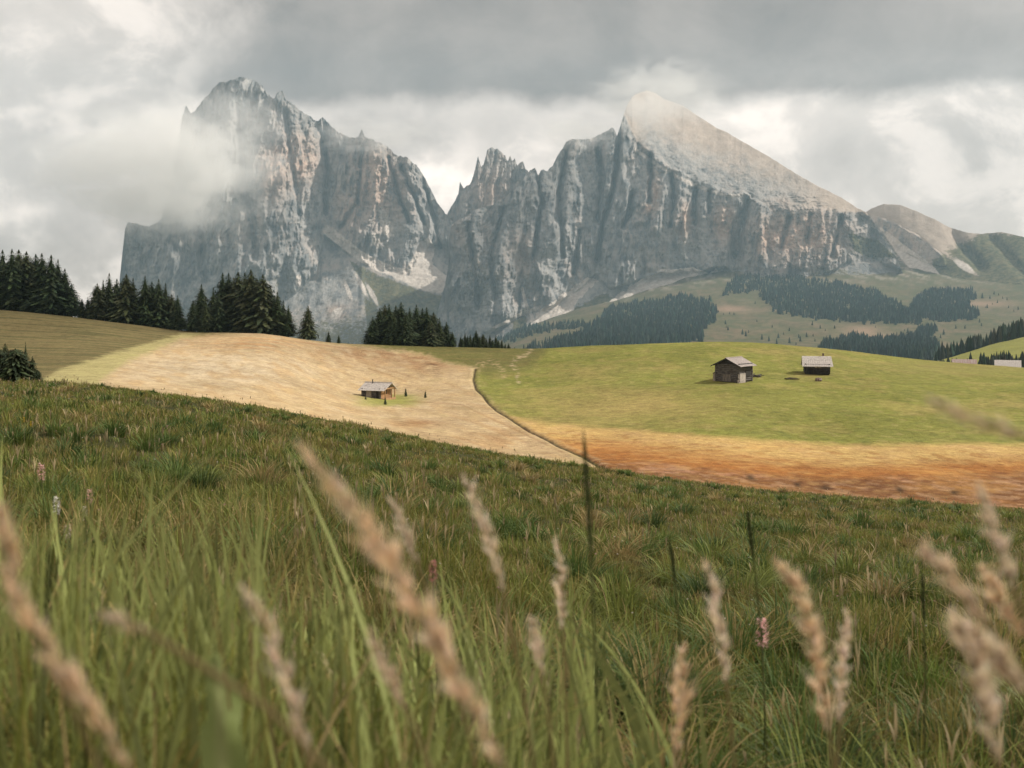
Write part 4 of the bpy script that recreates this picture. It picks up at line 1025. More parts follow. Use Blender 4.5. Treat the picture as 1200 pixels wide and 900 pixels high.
GREENS = np.array([(0.15, 0.18, 0.046), (0.195, 0.20, 0.06), (0.092, 0.13, 0.04), (0.25, 0.225, 0.09), (0.165, 0.21, 0.056)])
def grass_batch(n, y0, y1, hfun, wfun, seg, clump_size, per, seed, dry=0.12, pw=0.0):
    r_ = np.random.default_rng(seed)
    nc = n // per
    u = r_.random(nc)
    cy = (y0 ** (1 - pw) + u * (y1 ** (1 - pw) - y0 ** (1 - pw))) ** (1 / (1 - pw)) if pw != 1 else y0 * (y1 / y0) ** u
    cx = r_.uniform(-1, 1, nc) * (0.60 * cy + 1.9)
    cn = fbm(cx * 0.5, cy * 0.5, 3, 60); cn2 = fbm(cx * 1.7, cy * 1.7, 2, 61)
    hs = np.clip(1 + 0.9 * cn + 0.5 * cn2, 0.35, 1.9) * r_.uniform(0.65, 1.3, nc)
    idx = r_.choice(5, nc, p=[0.3, 0.22, 0.22, 0.12, 0.14])
    cc = GREENS[idx] * np.array([1.16, 1.1, 1.05]) * r_.uniform(0.65, 1.2, nc)[:, None]
    dk = sstep(0.15, 0.4, fbm(cx * 0.8 + 9, cy * 0.8, 3, 66))[:, None]
    cc = cc * (1 - dk) + cc * np.array([0.6, 0.8, 0.65]) * dk
    bl = sstep(0.12, 0.38, fbm(cx * 0.45 + 31, cy * 0.45, 3, 67))[:, None] * 0.45
    cc = cc * (1 - bl) + np.array([0.19, 0.15, 0.075]) * bl * r_.uniform(0.7, 1.3, nc)[:, None]
    ci = np.repeat(np.arange(nc), per); N = len(ci)
    ang = r_.uniform(0, 6.283, N); rad = np.abs(r_.normal(0, 1, N)) * clump_size * np.repeat(r_.uniform(0.6, 1.4, nc), per)
    bx = cx[ci] + np.cos(ang) * rad; by = np.maximum(cy[ci] + np.sin(ang) * rad, 0.45)
    bz = base_z(bx, by) - 0.02
    h = hfun(by, bx) * hs[ci] * r_.uniform(0.45, 1.15, N)
    h = np.minimum(h, np.maximum(0.05, -bz - 0.135 * by) * r_.uniform(0.7, 1.0, N)) if y1 < 9 else h
    w = wfun(by) * r_.uniform(0.6, 1.3, N)
    bend = np.clip(np.abs(r_.normal(0.35, 0.3, N)), 0.02, 1.5)
    az = ang + r_.normal(0, 0.7, N)
    lean = np.stack([np.cos(ang), np.sin(ang), np.zeros(N)], -1) * (rad / (clump_size * 3))[:, None] * 0.35
    cb = cc[ci] * r_.uniform(0.8, 1.2, N)[:, None]
    isdry = r_.random(N) < dry
    cb[isdry] = np.array([0.32, 0.25, 0.13]) * r_.uniform(0.7, 1.3, isdry.sum())[:, None]
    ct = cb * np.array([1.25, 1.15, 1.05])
    return blades(np.stack([bx, by, bz], -1), h, w, az, bend, seg, cb, ct, lean, r_.normal(0, 0.6, N))

def leftness(bx, by): return 1 - sstep(420, 760, 600 + F * bx / np.maximum(by, 0.5))
def h_near(by, bx): return 0.20 + 0.22 * leftness(bx, by) * (1 - sstep(1.6, 3.2, by)) + 0.05 * (1 - sstep(1.0, 2.2, by))
parts = [
    grass_batch(34000, 0.8, 2.6, h_near, lambda y: 0.0075 + 0 * y, 8, 0.06, 14, 1, 0.05),
    grass_batch(122000, 2.0, 7.5, lambda y, x: 0.21 - 0.008 * y + 0.05 * leftness(x, y), lambda y: 0.0050 + 0.0006 * y, 5, 0.06, 22, 2, 0.07, 0.3),
    grass_batch(150000, 6.5, 20, lambda y, x: 0.155 + 0 * y, lambda y: 0.0045 + 0.0007 * y, 3, 0.09, 24, 3, 0.08, 0.4),
    grass_batch(140000, 18, 50, lambda y, x: 0.16 + 0 * y, lambda y: 0.006 + 0.0008 * y, 3, 0.14, 22, 4, 0.08, 0.2),
]
def tussocks(n, y0, y1, per, hgt, w, cols, seed, boxes=()):
    r_ = np.random.default_rng(seed)
    cy = y0 * (y1 / y0) ** r_.random(n); cx = r_.uniform(-1, 1, n) * 0.58 * cy
    for bx, by_, in boxes:
        k = r_.integers(0, n); Yb = 1.0
        Ys = np.linspace(1.5, 38, 400); vis = HZ - base_z((bx - 600) / F * Ys, Ys) / Ys * F
        Yb = float(Ys[np.argmin(np.abs(vis - by_))]); cy[k] = Yb; cx[k] = (bx - 600) / F * Yb
    sz = r_.uniform(0.6, 1.4, n); ci = np.repeat(np.arange(n), per); N = len(ci)
    ang = r_.uniform(0, 6.283, N); rad = np.sqrt(r_.random(N)) * 0.11 * sz[ci]
    x = cx[ci] + np.cos(ang) * rad; y = cy[ci] + np.sin(ang) * rad
    h = hgt * sz[ci] * r_.uniform(0.55, 1.15, N)
    bd = np.clip(rad / 0.11 * 0.6 + r_.normal(0.15, 0.2, N), 0.02, 1.4)
    cc = np.array(cols)[r_.integers(0, len(cols), n)]
    c = cc[ci] * r_.uniform(0.7, 1.25, N)[:, None]
    return blades(np.stack([x, y, base_z(x, y) - 0.02], -1), h, w(y) * r_.uniform(0.7, 1.3, N), ang + r_.normal(0, 0.4, N), bd, 5, c, c * np.array([1.3, 1.15, 1.0]), None, r_.normal(0, 0.5, N))
DKG = [(0.08, 0.135, 0.04), (0.07, 0.115, 0.04), (0.11, 0.17, 0.05), (0.17, 0.215, 0.06), (0.30, 0.25, 0.12)]
parts.append(tussocks(150, 2.2, 9, 130, 0.25, lambda y: 0.005 + 0.0006 * y, DKG, 41, [(190, 585), (300, 640), (720, 690), (690, 640), (900, 690), (1060, 700), (560, 640), (430, 600), (780, 640)]))
parts.append(tussocks(420, 8, 42, 70, 0.25, lambda y: 0.006 + 0.0009 * y, DKG, 42, [(330, 520), (420, 540), (60, 480), (160, 500), (520, 580), (250, 505)]))
# straw flowering stems with thin panicles
def straw(n, y0, y1, hgt, seed, wst, whd, col=(0.50, 0.41, 0.25)):
    r_ = np.random.default_rng(seed)
    y = y0 * (y1 / y0) ** r_.random(n); x = r_.uniform(-1, 1, n) * (0.6 * y + 0.6)
    keep = (fbm(x * 0.4 + 3, y * 0.4, 3, 68) > 0.02) & (r_.random(n) < np.where(y > 34, 0.3, 1))
    x, y = x[keep], y[keep]; n = len(x)
    b = np.stack([x, y, base_z(x, y) - 0.02], -1)
    h = hgt * r_.uniform(0.6, 1.25, n); az = r_.uniform(0, 6.28, n); bend = np.abs(r_.normal(0.12, 0.1, n))
    c = np.array(col) * r_.uniform(0.55, 1.15, n)[:, None]
    a = blades(b, h, wst * (0.6 + 0.1 * y), az, bend, 4, c * 0.75, c)
    d = np.stack([np.cos(az), np.sin(az), 0 * az], -1)
    tip = b + d * (bend * h)[:, None] + np.array([0, 0, 1.0]) * (h * (1 - 0.42 * bend))[:, None]
    out = [a]
    hh = h * r_.uniform(0.18, 0.3, n)
    for q in range(3):
        out.append(blades(tip - np.array([0, 0, 1.0]) * hh[:, None] * 0.5, hh, whd * (0.6 + 0.1 * y) * r_.uniform(0.6, 1.2, n), r_.uniform(0, 6.28, n), np.abs(r_.normal(0.2, 0.12, n)), 4, c, c * 1.1, spindle=True))
    return out
parts += straw(420, 1.6, 5, 0.40, 21, 0.0018, 0.007)
parts += straw(1500, 5, 16, 0.38, 22, 0.0018, 0.007)
parts += straw(1700, 16, 48, 0.34, 23, 0.0018, 0.007)
V = []; Q = []; C = []; off = 0
for v, q, c in parts:
    V.append(v); Q.append(q + off); C.append(c); off += len(v)
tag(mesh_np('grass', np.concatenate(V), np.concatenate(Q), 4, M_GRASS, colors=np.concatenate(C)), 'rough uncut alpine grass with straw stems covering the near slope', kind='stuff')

# tiny blossoms scattered over the slope
def dots(n, col, seed, size, y0=3, y1=40, hgt=0.3, boxpx=None):
    r_ = np.random.default_rng(seed)
    y = y0 * (y1 / y0) ** r_.random(n); x = r_.uniform(-1, 1, n) * 0.58 * y
    if boxpx:
        px = r_.uniform(boxpx[0], boxpx[1], n); x = (px - 600) / F * y
    keep = fbm(x * 0.3, y * 0.3 + 5, 2, seed + 70) > -0.15
    x, y = x[keep], y[keep]; n = len(x)
    z = base_z(x, y) + hgt * r_.uniform(0.6, 1.1, n)
    Vv = []; Tt = []
    oc = np.array([(1, 0, 0), (0, 1, 0), (-1, 0, 0), (0, -1, 0), (0, 0, 0.7), (0, 0, -0.6)]); ft = np.array([(0, 1, 4), (1, 2, 4), (2, 3, 4), (3, 0, 4), (1, 0, 5), (2, 1, 5), (3, 2, 5), (0, 3, 5)])
    s = size * (0.5 + 0.06 * y) * r_.uniform(0.6, 1.3, n)
    Vv = (np.stack([x, y, z], -1)[:, None] + oc[None] * s[:, None, None]).reshape(-1, 3)
    Tt = (ft[None] + (np.arange(n) * 6)[:, None, None]).reshape(-1, 3)
    return Vv, Tt, np.tile(np.array(col), (len(Vv), 1))
D_ = [dots(220, (0.6, 0.56, 0.5), 81, 0.006, 4, 42), dots(110, (0.5, 0.33, 0.3), 82, 0.007, 4, 30)]
off = 0; V = []; T = []; C = []
for v, q, c in D_: V.append(v); T.append(q + off); C.append(c); off += len(v)
tag(mesh_np('wildflowers', np.concatenate(V), np.concatenate(T), 3, M_DRY, smooth=False, colors=np.concatenate(C)), 'tiny whitish and pinkish blossoms sprinkled through the grass', kind='stuff')

# ------------------------------------------------------------------ single foreground plants
def seed_head(pts, Y, wpx, label, col=(0.52, 0.37, 0.24), dens=1.0, name='seed_head_grass', dY=0.0, seed=0, stemcol=(0.30, 0.24, 0.12), tight=False):
    """flower spike along the photo polyline pts (tip first) at distance Y, its stem running on to the ground"""
    r_ = np.random.default_rng(900 + seed)
    W = [np.array(P(a, b, Y + dY * i)) for i, (a, b) in enumerate(pts)]
    W = np.array(W)
    # resample
    seglen = np.r_[0, np.cumsum(np.linalg.norm(np.diff(W, axis=0), axis=1))]
    L = seglen[-1]; n = 60
    s = np.linspace(0, L, n)
    ctr = np.stack([np.interp(s, seglen, W[:, k]) for k in range(3)], -1)
    ker = np.ones(7) / 7
    for k in range(3): ctr[3:-3, k] = np.convolve(ctr[:, k], ker, 'valid')
    R = wpx * Y / F * 0.5
    base = ctr[-1]; dirn = ctr[-1] - ctr[-6]; dirn /= np.linalg.norm(dirn)
    gz = float(base_z(np.array([base[0]]), np.array([base[1]]))[0])
    h = base[2] - gz
    foot = np.array([base[0] + dirn[0] * h * 0.45, base[1] + 0.05, gz - 0.03])
    root = empty(name, foot)
    tag(root, label, 'grass stalk')
    # stem: quadratic curve from foot to the lower end, then on through the spike
    c1 = base + dirn * h * 0.35
    tt = np.linspace(0, 1, 9)
    stem = [(1 - t) ** 2 * foot + 2 * t * (1 - t) * c1 + t * t * base for t in tt] + [ctr[i] for i in range(n - 8, 0, -6)]
    m = MB(); m.tube([p - foot for p in stem], [0.0016] * 9 + [0.0011] * (len(stem) - 9), 6)
    me = m.build('stem', M_DRY, root, smooth=True)
    def setcol(o, c):
        at = o.data.attributes.new('col', 'FLOAT_COLOR', 'POINT'); nn = len(o.data.vertices)
        at.data.foreach_set('color', np.tile(np.array([*c, 1], np.float32), nn))
    setcol(me, stemcol)
    # spikelets
    N = int(560 * dens)
    nn_ = 9 if L < 0.1 else 16
    node = r_.integers(0, nn_, N); naz = r_.uniform(0, 6.283, nn_) + np.arange(nn_) * math.pi
    f = np.clip((node + 0.5 + r_.normal(0, 0.24, N)) / nn_, 0, 1) if not tight else r_.random(N); i = np.clip((f * (n - 1)).astype(int), 0, n - 2)
    ax = ctr[np.minimum(i + 1, n - 1)] - ctr[i]; ax /= np.linalg.norm(ax, axis=1)[:, None] + 1e-9     # towards the base
    a = r_.uniform(0, 6.283, N) if tight else naz[node] + r_.normal(0, 0.8, N)
    e1 = np.cross(ax, np.array([0.2, 1.0, 0.1])); e1 /= np.linalg.norm(e1, axis=1)[:, None]; e2 = np.cross(ax, e1)
    rad = e1 * np.cos(a)[:, None] + e2 * np.sin(a)[:, None]
    prof = (np.sin(np.pi * np.clip(f * 0.90 + 0.03, 0, 1)) ** 0.75) * (1 + (0 if tight else 0.55) * gnoise(f * 11 + seed * 5.3, a * 0.5, 7) + (0 if tight else 0.4) * gnoise(f * 26 + seed * 3.1, a * 0.8, 8))
    p0 = ctr[i] + rad * (R * 0.25 * prof)[:, None]
    sl = R * (1.05 if not tight else 0.7) * r_.uniform(0.55, 1.45, N) * np.maximum(prof, 0.25)
    up = -ax
    dirs = rad * (0.75 if not tight else 0.5) + up * 0.9; dirs /= np.linalg.norm(dirs, axis=1)[:, None]
    sd = np.cross(dirs, rad); sd /= np.linalg.norm(sd, axis=1)[:, None] + 1e-9
    ww = R * (0.15 if not tight else 0.2) * r_.uniform(0.6, 1.4, N)
    awn = (r_.random(N) < 0.16) & (not tight); sl = np.where(awn, sl * 1.9, sl); ww = np.where(awn, ww * 0.45, ww)
    v = np.stack([p0, p0 + dirs * (sl * 0.5)[:, None] + sd * ww[:, None], p0 + dirs * sl[:, None] * 1.15, p0 + dirs * (sl * 0.5)[:, None] - sd * ww[:, None]], 1) - foot
    v = v.reshape(-1, 3); q = (np.arange(N) * 4)[:, None] + np.array([[0, 1, 2, 3]])
    c = np.repeat(np.array(col)[None] * r_.uniform(0.7, 1.25, N)[:, None] * np.stack([np.ones(N), r_.uniform(0.9, 1.05, N), r_.uniform(0.8, 1.1, N)], -1), 4, 0)
    mesh_np('seed_head', v, q, 4, M_DRY, root, smooth=False, colors=c)
    return root

TAN = (0.95, 0.80, 0.60); PALE = (0.93, 0.83, 0.69); PINKISH = (0.90, 0.78, 0.63)
HEADS = [
    ([(352, 520), (385, 560), (430, 620), (470, 680), (515, 760), (560, 840), (595, 905)], 0.55, 34, TAN, 'largest blurred orange-tan seed head slanting across the centre left', 1.6),
    ([(-8, 585), (8, 640), (22, 700), (40, 735)], 0.5, 24, TAN, 'blurred tan seed head entering at the left frame edge', 1),
    ([(14, 690), (50, 750), (95, 815), (150, 900)], 0.5, 26, TAN, 'long blurred tan seed head slanting through the bottom left corner', 1.2),
    ([(285, 688), (315, 740), (340, 800), (362, 895)], 0.62, 22, PALE, 'blurred pale seed head right of the broad green leaf', 1),
    ([(432, 738), (452, 780), (476, 832)], 0.65, 16, PINKISH, 'faint blurred seed head left of the largest one near the bottom', 0.7),
    ([(456, 584), (472, 615), (490, 662)], 0.95, 13, PALE, 'small pale seed head just right of the upper part of the largest one', 0.8),
    ([(543, 556), (562, 600), (580, 650), (590, 695)], 0.9, 16, PALE, 'upright pale seed head in the middle of the near slope', 0.9),
    ([(652, 628), (657, 670), (660, 742)], 1.15, 13, PALE, 'thin pale seed head left of the tall dark timothy spike', 0.8),
    ([(620, 722), (630, 755), (636, 795)], 0.95, 13, PALE, 'short pale seed head low, left of the timothy stalk', 0.7),
    ([(825, 656), (838, 700), (846, 750), (852, 805)], 0.95, 16, PALE, 'pale seed head with nodding tip right of centre', 0.9),
    ([(908, 658), (935, 690), (950, 740), (962, 800), (972, 862)], 0.8, 23, TAN, 'thick curved tan seed head right of the pink bistort', 1.3),
    ([(993, 716), (990, 770), (984, 852)], 0.95, 17, PALE, 'straight pale seed head right of the thick curved one', 0.9),
    ([(802, 756), (797, 800), (794, 845), (793, 892)], 0.95, 19, TAN, 'sharp-edged short tan seed head at the bottom centre right', 1.0),
    ([(1146, 566), (1160, 610), (1175, 650), (1192, 698)], 0.7, 18, PALE, 'upper pale seed head of the cluster at the right edge', 0.9),
    ([(1080, 636), (1110, 670), (1135, 705), (1160, 735)], 0.6, 22, PINKISH, 'blurred pinkish seed head leaning left in the right-edge cluster', 1.0),
    ([(1150, 666), (1170, 700), (1205, 748)], 0.75, 20, TAN, 'tan seed head cut by the right edge in the cluster', 1.0),
    ([(1118, 716), (1140, 770), (1155, 830), (1168, 895)], 0.62, 26, PALE, 'long lower seed head of the right-edge cluster', 1.2),
    ([(1135, 735), (1170, 770), (1210, 815)], 0.55, 24, PINKISH, 'broad blurred seed head crossing low to the right edge', 1.0),
    ([(1088, 468), (1120, 482), (1160, 497), (1215, 515)], 0.5, 17, PINKISH, 'isolated blurred seed head drooping in from the right above the bog', 0.8),
    ([(118, 716), (145, 728), (175, 742)], 0.5, 14, PINKISH, 'faint sideways blurred seed head in the left grass', 0.6),
]
for i, (pts, Y, w, col, lab, dens) in enumerate(HEADS):
    seed_head(pts, Y, w * 1.12, lab, col, dens * 1.15, seed=i)
GREEN_SP = (0.08, 0.10, 0.042)
TIM = [([(684, 505), (687, 560), (690, 600), (693, 660)], 1.2, 14, 'tall dark green timothy spike standing highest in the centre'),
       ([(783, 628), (788, 655), (792, 692)], 1.7, 8, 'dark timothy spike between the tall one and the nodding pale head'),
       ([(876, 600), (879, 625), (883, 656)], 2.0, 9, 'dark timothy spike on the slope above the pink bistort'),
       ([(1081, 672), (1082, 700), (1083, 730)], 1.9, 8, 'dark timothy spike near the right-edge cluster'),
       ([(60, 640), (58, 680), (55, 722)], 0.8, 13, 'blurred dark timothy spike in the left grass')]
for i, (pts, Y, w, lab) in enumerate(TIM):
    seed_head(pts, Y, w, lab, GREEN_SP, 0.9, name='timothy_grass', seed=50 + i, stemcol=(0.13, 0.15, 0.06), tight=True)

# pink bistort and other single flowers
def bistort(px, py, hpx, Y, label, col, name='bistort_flower'):
    p = np.array(P(px, py, Y)); gz = float(base_z(np.array([p[0]]), np.array([p[1]]))[0])
    root = empty(name, (p[0], p[1] + 0.02, gz - 0.02)); tag(root, label, 'flower', 'pink and white flowers in the near grass')
    o = np.array([0, -0.02, p[2] - gz + 0.02]); h = hpx * Y / F; R = h * 0.24
    m = MB(); m.tube([(0, 0, 0), (0.01, -0.01, o[2] * 0.5), (0, -0.02, o[2] + h * 0.3)], 0.0016, 6); st = m.build('stem', M_GRASS, root, True)
    at = st.data.attributes.new('col', 'FLOAT_COLOR', 'POINT'); at.data.foreach_set('color', np.tile(np.array([0.06, 0.08, 0.03, 1], np.float32), len(st.data.vertices)))
    r_ = np.random.default_rng(int(px)); N = 130
    f = r_.random(N); a = r_.uniform(0, 6.28, N); pr = np.sin(np.pi * (0.1 + 0.85 * f)) ** 0.5
    d = np.stack([np.cos(a), np.sin(a), r_.normal(0.2, 0.3, N)], -1); d /= np.linalg.norm(d, axis=1)[:, None]
    c = o + np.stack([0 * f, 0 * f, (f - 0.5) * h], -1) + d * (R * 0.5 * pr)[:, None]
    sd = np.cross(d, np.array([0.1, 0.2, 1.0])); sd /= np.linalg.norm(sd, axis=1)[:, None]
    v = np.stack([c, c + d * R * 0.4 + sd * R * 0.22, c + d * R * 0.75, c + d * R * 0.4 - sd * R * 0.22], 1).reshape(-1, 3)
    cl = np.repeat(np.array(col)[None] * r_.uniform(0.6, 1.2, N)[:, None], 4, 0)
    mesh_np('flower_head', v, (np.arange(N) * 4)[:, None] + np.array([[0, 1, 2, 3]]), 4, M_DRY, root, False, cl)
PK = (0.92, 0.62, 0.60); PW = (0.72, 0.62, 0.55)
bistort(893, 743, 32, 2.6, 'pink bistort spike in sharp focus left of the thick curved seed head', PK)
bistort(507, 670, 24, 2.4, 'deep pink bistort right of the largest blurred seed head', (0.6, 0.28, 0.27))
bistort(48, 554, 20, 5.0, 'small pink bistort on the far left of the slope', PK)
bistort(66, 594, 20, 4.0, 'white flower below the far left pink bistort', (0.8, 0.78, 0.74))
bistort(79, 624, 17, 3.6, 'cream flower with reddish heart lowest of the left flowers', PW)
bistort(99, 601, 14, 3.9, 'pale pinkish flower right of the white flower', PW)
bistort(105, 582, 16, 4.2, 'slim pale flower topmost beside the left tall grass', PK)
for px, py, lab in ((28, 492, 'yellow dandelion-like flower on the far left, upper one of the pair'), (36, 497, 'yellow dandelion-like flower on the far left, lower one of the pair')):
    bistort(px, py, 6, 11.0, lab, (0.7, 0.5, 0.03), 'yellow_flower')

# tall clump of broad grass blades, left, and one broad leaf
TALL = []
r_ = np.random.default_rng(77)
tips = [(200, 478), (222, 520), (232, 560), (285, 520), (320, 540), (150, 560), (160, 500), (125, 570), (262, 540), (180, 560), (245, 600), (300, 575), (340, 560), (365, 600), (395, 625), (270, 590), (215, 590), (145, 620), (110, 610), (90, 640), (330, 620), (240, 500), (205, 540), (305, 500), (175, 600),
        (520, 720), (560, 700), (610, 760), (700, 640), (740, 745), (710, 690), (575, 650), (640, 800), (470, 640), (430, 655), (15, 560), (30, 610), (5, 530), (60, 600)]
b_ = []; hh = []; ww = []; aa = []; be = []; cb = []
for (tx, ty) in tips:
    for k in range(6):
        Y = r_.uniform(1.1, 2.4) if k else r_.uniform(1.1, 1.7)
        jx = tx + r_.normal(0, 3 + 11 * k); jy = ty + r_.uniform(0, 12) + 32 * k
        p = P(jx, jy, Y); bx = p.x + r_.normal(0, 0.05); gz = float(base_z(np.array([bx]), np.array([Y]))[0])
        h = p.z - gz; bd = abs(r_.normal(0.14, 0.1)); az = r_.choice([0.0, math.pi]) + r_.normal(0, 0.6)
        bx -= math.cos(az) * bd * h
        b_.append((bx, Y - math.sin(az) * bd * h * 0.3, gz - 0.02)); hh.append(h / (1 - 0.42 * bd)); ww.append(r_.uniform(0.008, 0.016)); aa.append(az); be.append(bd)
        cb.append(np.array((0.33, 0.38, 0.145)) * r_.uniform(0.5, 1.25))
for k in range(1300):
    tx = r_.uniform(-60, 720); Y = r_.uniform(1.15, 2.9)
    ty = 515 + 170 * max(0, tx / 720) ** 0.8 + 260 * r_.random() ** 0.8 + 30 * math.sin(tx * 0.045)
    p = P(tx, ty, Y); gz = float(base_z(np.array([p.x]), np.array([Y]))[0]); h = p.z - gz
    if h < 0.1: continue
    bd = abs(r_.normal(0.12, 0.12)); az = r_.choice([0.0, math.pi]) + r_.normal(0, 0.7)
    b_.append((p.x - math.cos(az) * bd * h, Y - math.sin(az) * bd * h * 0.3, gz - 0.02)); hh.append(h / (1 - 0.42 * bd)); ww.append(r_.uniform(0.004, 0.0075) * (1 + 0.6 * Y)); aa.append(az); be.append(bd)
    cb.append(np.array((0.325, 0.375, 0.14) if r_.random() > 0.1 else (0.42, 0.36, 0.18)) * r_.uniform(0.3, 1.5))
cb = np.array(cb)
v, q, c = blades(np.array(b_), np.array(hh), np.array(ww), np.array(aa), np.array(be), 12, cb, cb * np.array([1.2, 1.15, 1.1]), None, r_.normal(0, 0.5, len(hh)) - np.array(aa) - np.pi / 2)
tag(mesh_np('tall_grass', v, q, 4, M_GRASS, colors=c), 'tall broad green blades rising close to the lens on the left', kind='stuff')

def broad_leaf():
    Y = 0.85; n = 14; V = []; Fc = []; Cc = []
    root_p = P(250, 930, Y); 
    for i in range(n + 1):
        t = i / n
        c = P(252 + 10 * math.sin(t * 3), 985 - 225 * t, Y + 0.05 * t); w = 52 * Y / F * (math.sin(math.pi * min(1, 0.12 + 0.85 * t)) ** 0.8) + 0.001
        for k, s in enumerate((-1, -0.5, 0, 0.5, 1)):
            V.append((c.x + s * w * (0.5 + 0.1 * math.sin(t * 17 + s)), c.y - 0.008 * (1 - abs(s)) + 0.004 * math.sin(t * 14 + k), c.z + 0.004 * math.sin(t * 21 + s * 3))); Cc.append((0.22, 0.27, 0.09) if k != 2 else (0.28, 0.31, 0.13))
    for i in range(n):
        for k in range(4): Fc.append((i * 5 + k, i * 5 + k + 1, i * 5 + k + 6, i * 5 + k + 5))
    gz = float(base_z(np.array([root_p.x]), np.array([Y]))[0]); foot = np.array([root_p.x, Y, gz - 0.02])
    root = empty('dock_plant', foot); tag(root, 'broad light green dock leaf at the bottom left in front of the tall blades', 'plant')
    mesh_np('leaf', np.array(V) - foot, Fc, 4, M_GRASS, root, True, np.array(Cc))
    m = MB(); m.tube([(0, 0, 0), (0.004, 0, 0.15), tuple(np.array(V[2]) - foot)], 0.003, 6); st = m.build('stem', M_GRASS, root, True)
    at = st.data.attributes.new('col', 'FLOAT_COLOR', 'POINT'); at.data.foreach_set('color', np.tile(np.array([0.12, 0.14, 0.05, 1], np.float32), len(st.data.vertices)))
broad_leaf()

# ------------------------------------------------------------------ air, mist, shading clouds
SUN = Vector((0.72, 0.20, 0.65)).normalized()
def volume_box():
    m, nt = newmat('air_haze'); t = NT(nt)
    pv = t.n('ShaderNodeVolumePrincipled')
    pv.inputs['Color'].default_value = (0.44, 0.645, 0.785, 1); pv.inputs['Density'].default_value = HAZE
    pv.inputs['Anisotropy'].default_value = 0.0
    t.out(pv.outputs[0], True)
    b = MB(); b.box(-13000, 13000, -300, 8050, -260, 1900); o = b.build('haze', m); tag(o, 'pale bluish air between the meadows and the mountains', kind='stuff')
HAZE = 6.2e-5
volume_box()

def mist(name, center, size, dens, label, seed, thr=0.45, soft=0.22, scale=2.7):
    m, nt = newmat('mist_' + str(seed)); t = NT(nt)
    tc = t.n('ShaderNodeTexCoord').outputs['Object']
    ln = t.n('ShaderNodeVectorMath', operation='LENGTH'); t.link(tc, ln.inputs[0])
    edge = t.ss(1.0, 0.25, ln.outputs['Value'])
    nd = t.n('ShaderNodeMapRange', interpolation_type='SMOOTHSTEP')
    t.link(ln.outputs['Value'], nd.inputs['Value']); nd.inputs['From Min'].default_value = 0.25; nd.inputs['From Max'].default_value = 1.0
    nd.inputs['To Min'].default_value = 1.0; nd.inputs['To Max'].default_value = 0.0
    n1 = t.noise(t.mapping(tc, (1, 1, 1), (seed * 3.7, seed * 1.3, 0)), scale, 8, 0.62, 0.5)
    n2 = t.m('MULTIPLY', t.m('SUBTRACT', n1, 0.5), 5.5)
    d = t.ss(thr, thr + soft, t.m('ADD', n2, nd.outputs[0]))
    pv = t.n('ShaderNodeVolumePrincipled'); pv.inputs['Color'].default_value = (1.0, 0.995, 0.985, 1); pv.inputs['Anisotropy'].default_value = 0.2
    t.link(t.m('MULTIPLY', t.m('MULTIPLY', d, nd.outputs[0]), dens), pv.inputs['Density'])
    t.out(pv.outputs[0], True)
    n, k = 24, 12; V = []; Fc = []
    for j in range(k + 1):
        for i in range(n):
            th = math.pi * j / k; ph = 2 * math.pi * i / n
            V.append((math.sin(th) * math.cos(ph), math.sin(th) * math.sin(ph), math.cos(th)))
    for j in range(k):
        for i in range(n): Fc.append((j * n + i, (j + 1) * n + i, (j + 1) * n + (i + 1) % n, j * n + (i + 1) % n))
    o = mesh_np(name, V, Fc, 4, m); o.location = center; o.scale = size
    tag(o, label, kind='stuff')
def px_r(p, Y): return p / F * Y
mist('mist', P(185, 200, 4950), (px_r(200, 4950), 460, px_r(112, 4950)), 0.0055, 'grey cloud wrapped round the left shoulder of the left massif', 1, 0.35, 0.5)
mist('mist', P(228, 195, 4700), (px_r(85, 4700), 260, px_r(78, 4700)), 0.0052, 'dense bank of cloud hiding the upper left edge of the left massif', 6, 0.4, 0.45)
mist('mist', P(200, 236, 4650), (px_r(85, 4650), 240, px_r(46, 4650)), 0.0055, 'cloud sinking down the left flank onto the flat shoulder of the left massif', 7, 0.4, 0.5)
mist('mist', P(270, 150, 4950), (px_r(100, 4950), 320, px_r(85, 4950)), 0.0022, 'thin veil of cloud over the top of the left massif', 2, 0.45, 0.5)
mist('mist', P(770, 112, 5250), (px_r(120, 5250), 500, px_r(60, 5250)), 0.0022, 'thin veil of cloud on the summit slab of the right massif', 3, 0.3, 0.6)
mist('mist', P(675, 155, 5250), (px_r(75, 5250), 400, px_r(32, 5250)), 0.0022, 'wisp of cloud on the grey towers left of the summit slab', 4, 0.3, 0.6)
mist('mist', P(440, 160, 5300), (px_r(110, 5300), 400, px_r(34, 5300)), 0.0018, 'faint cloud trailing along the crest of the left massif', 5, 0.4, 0.6)

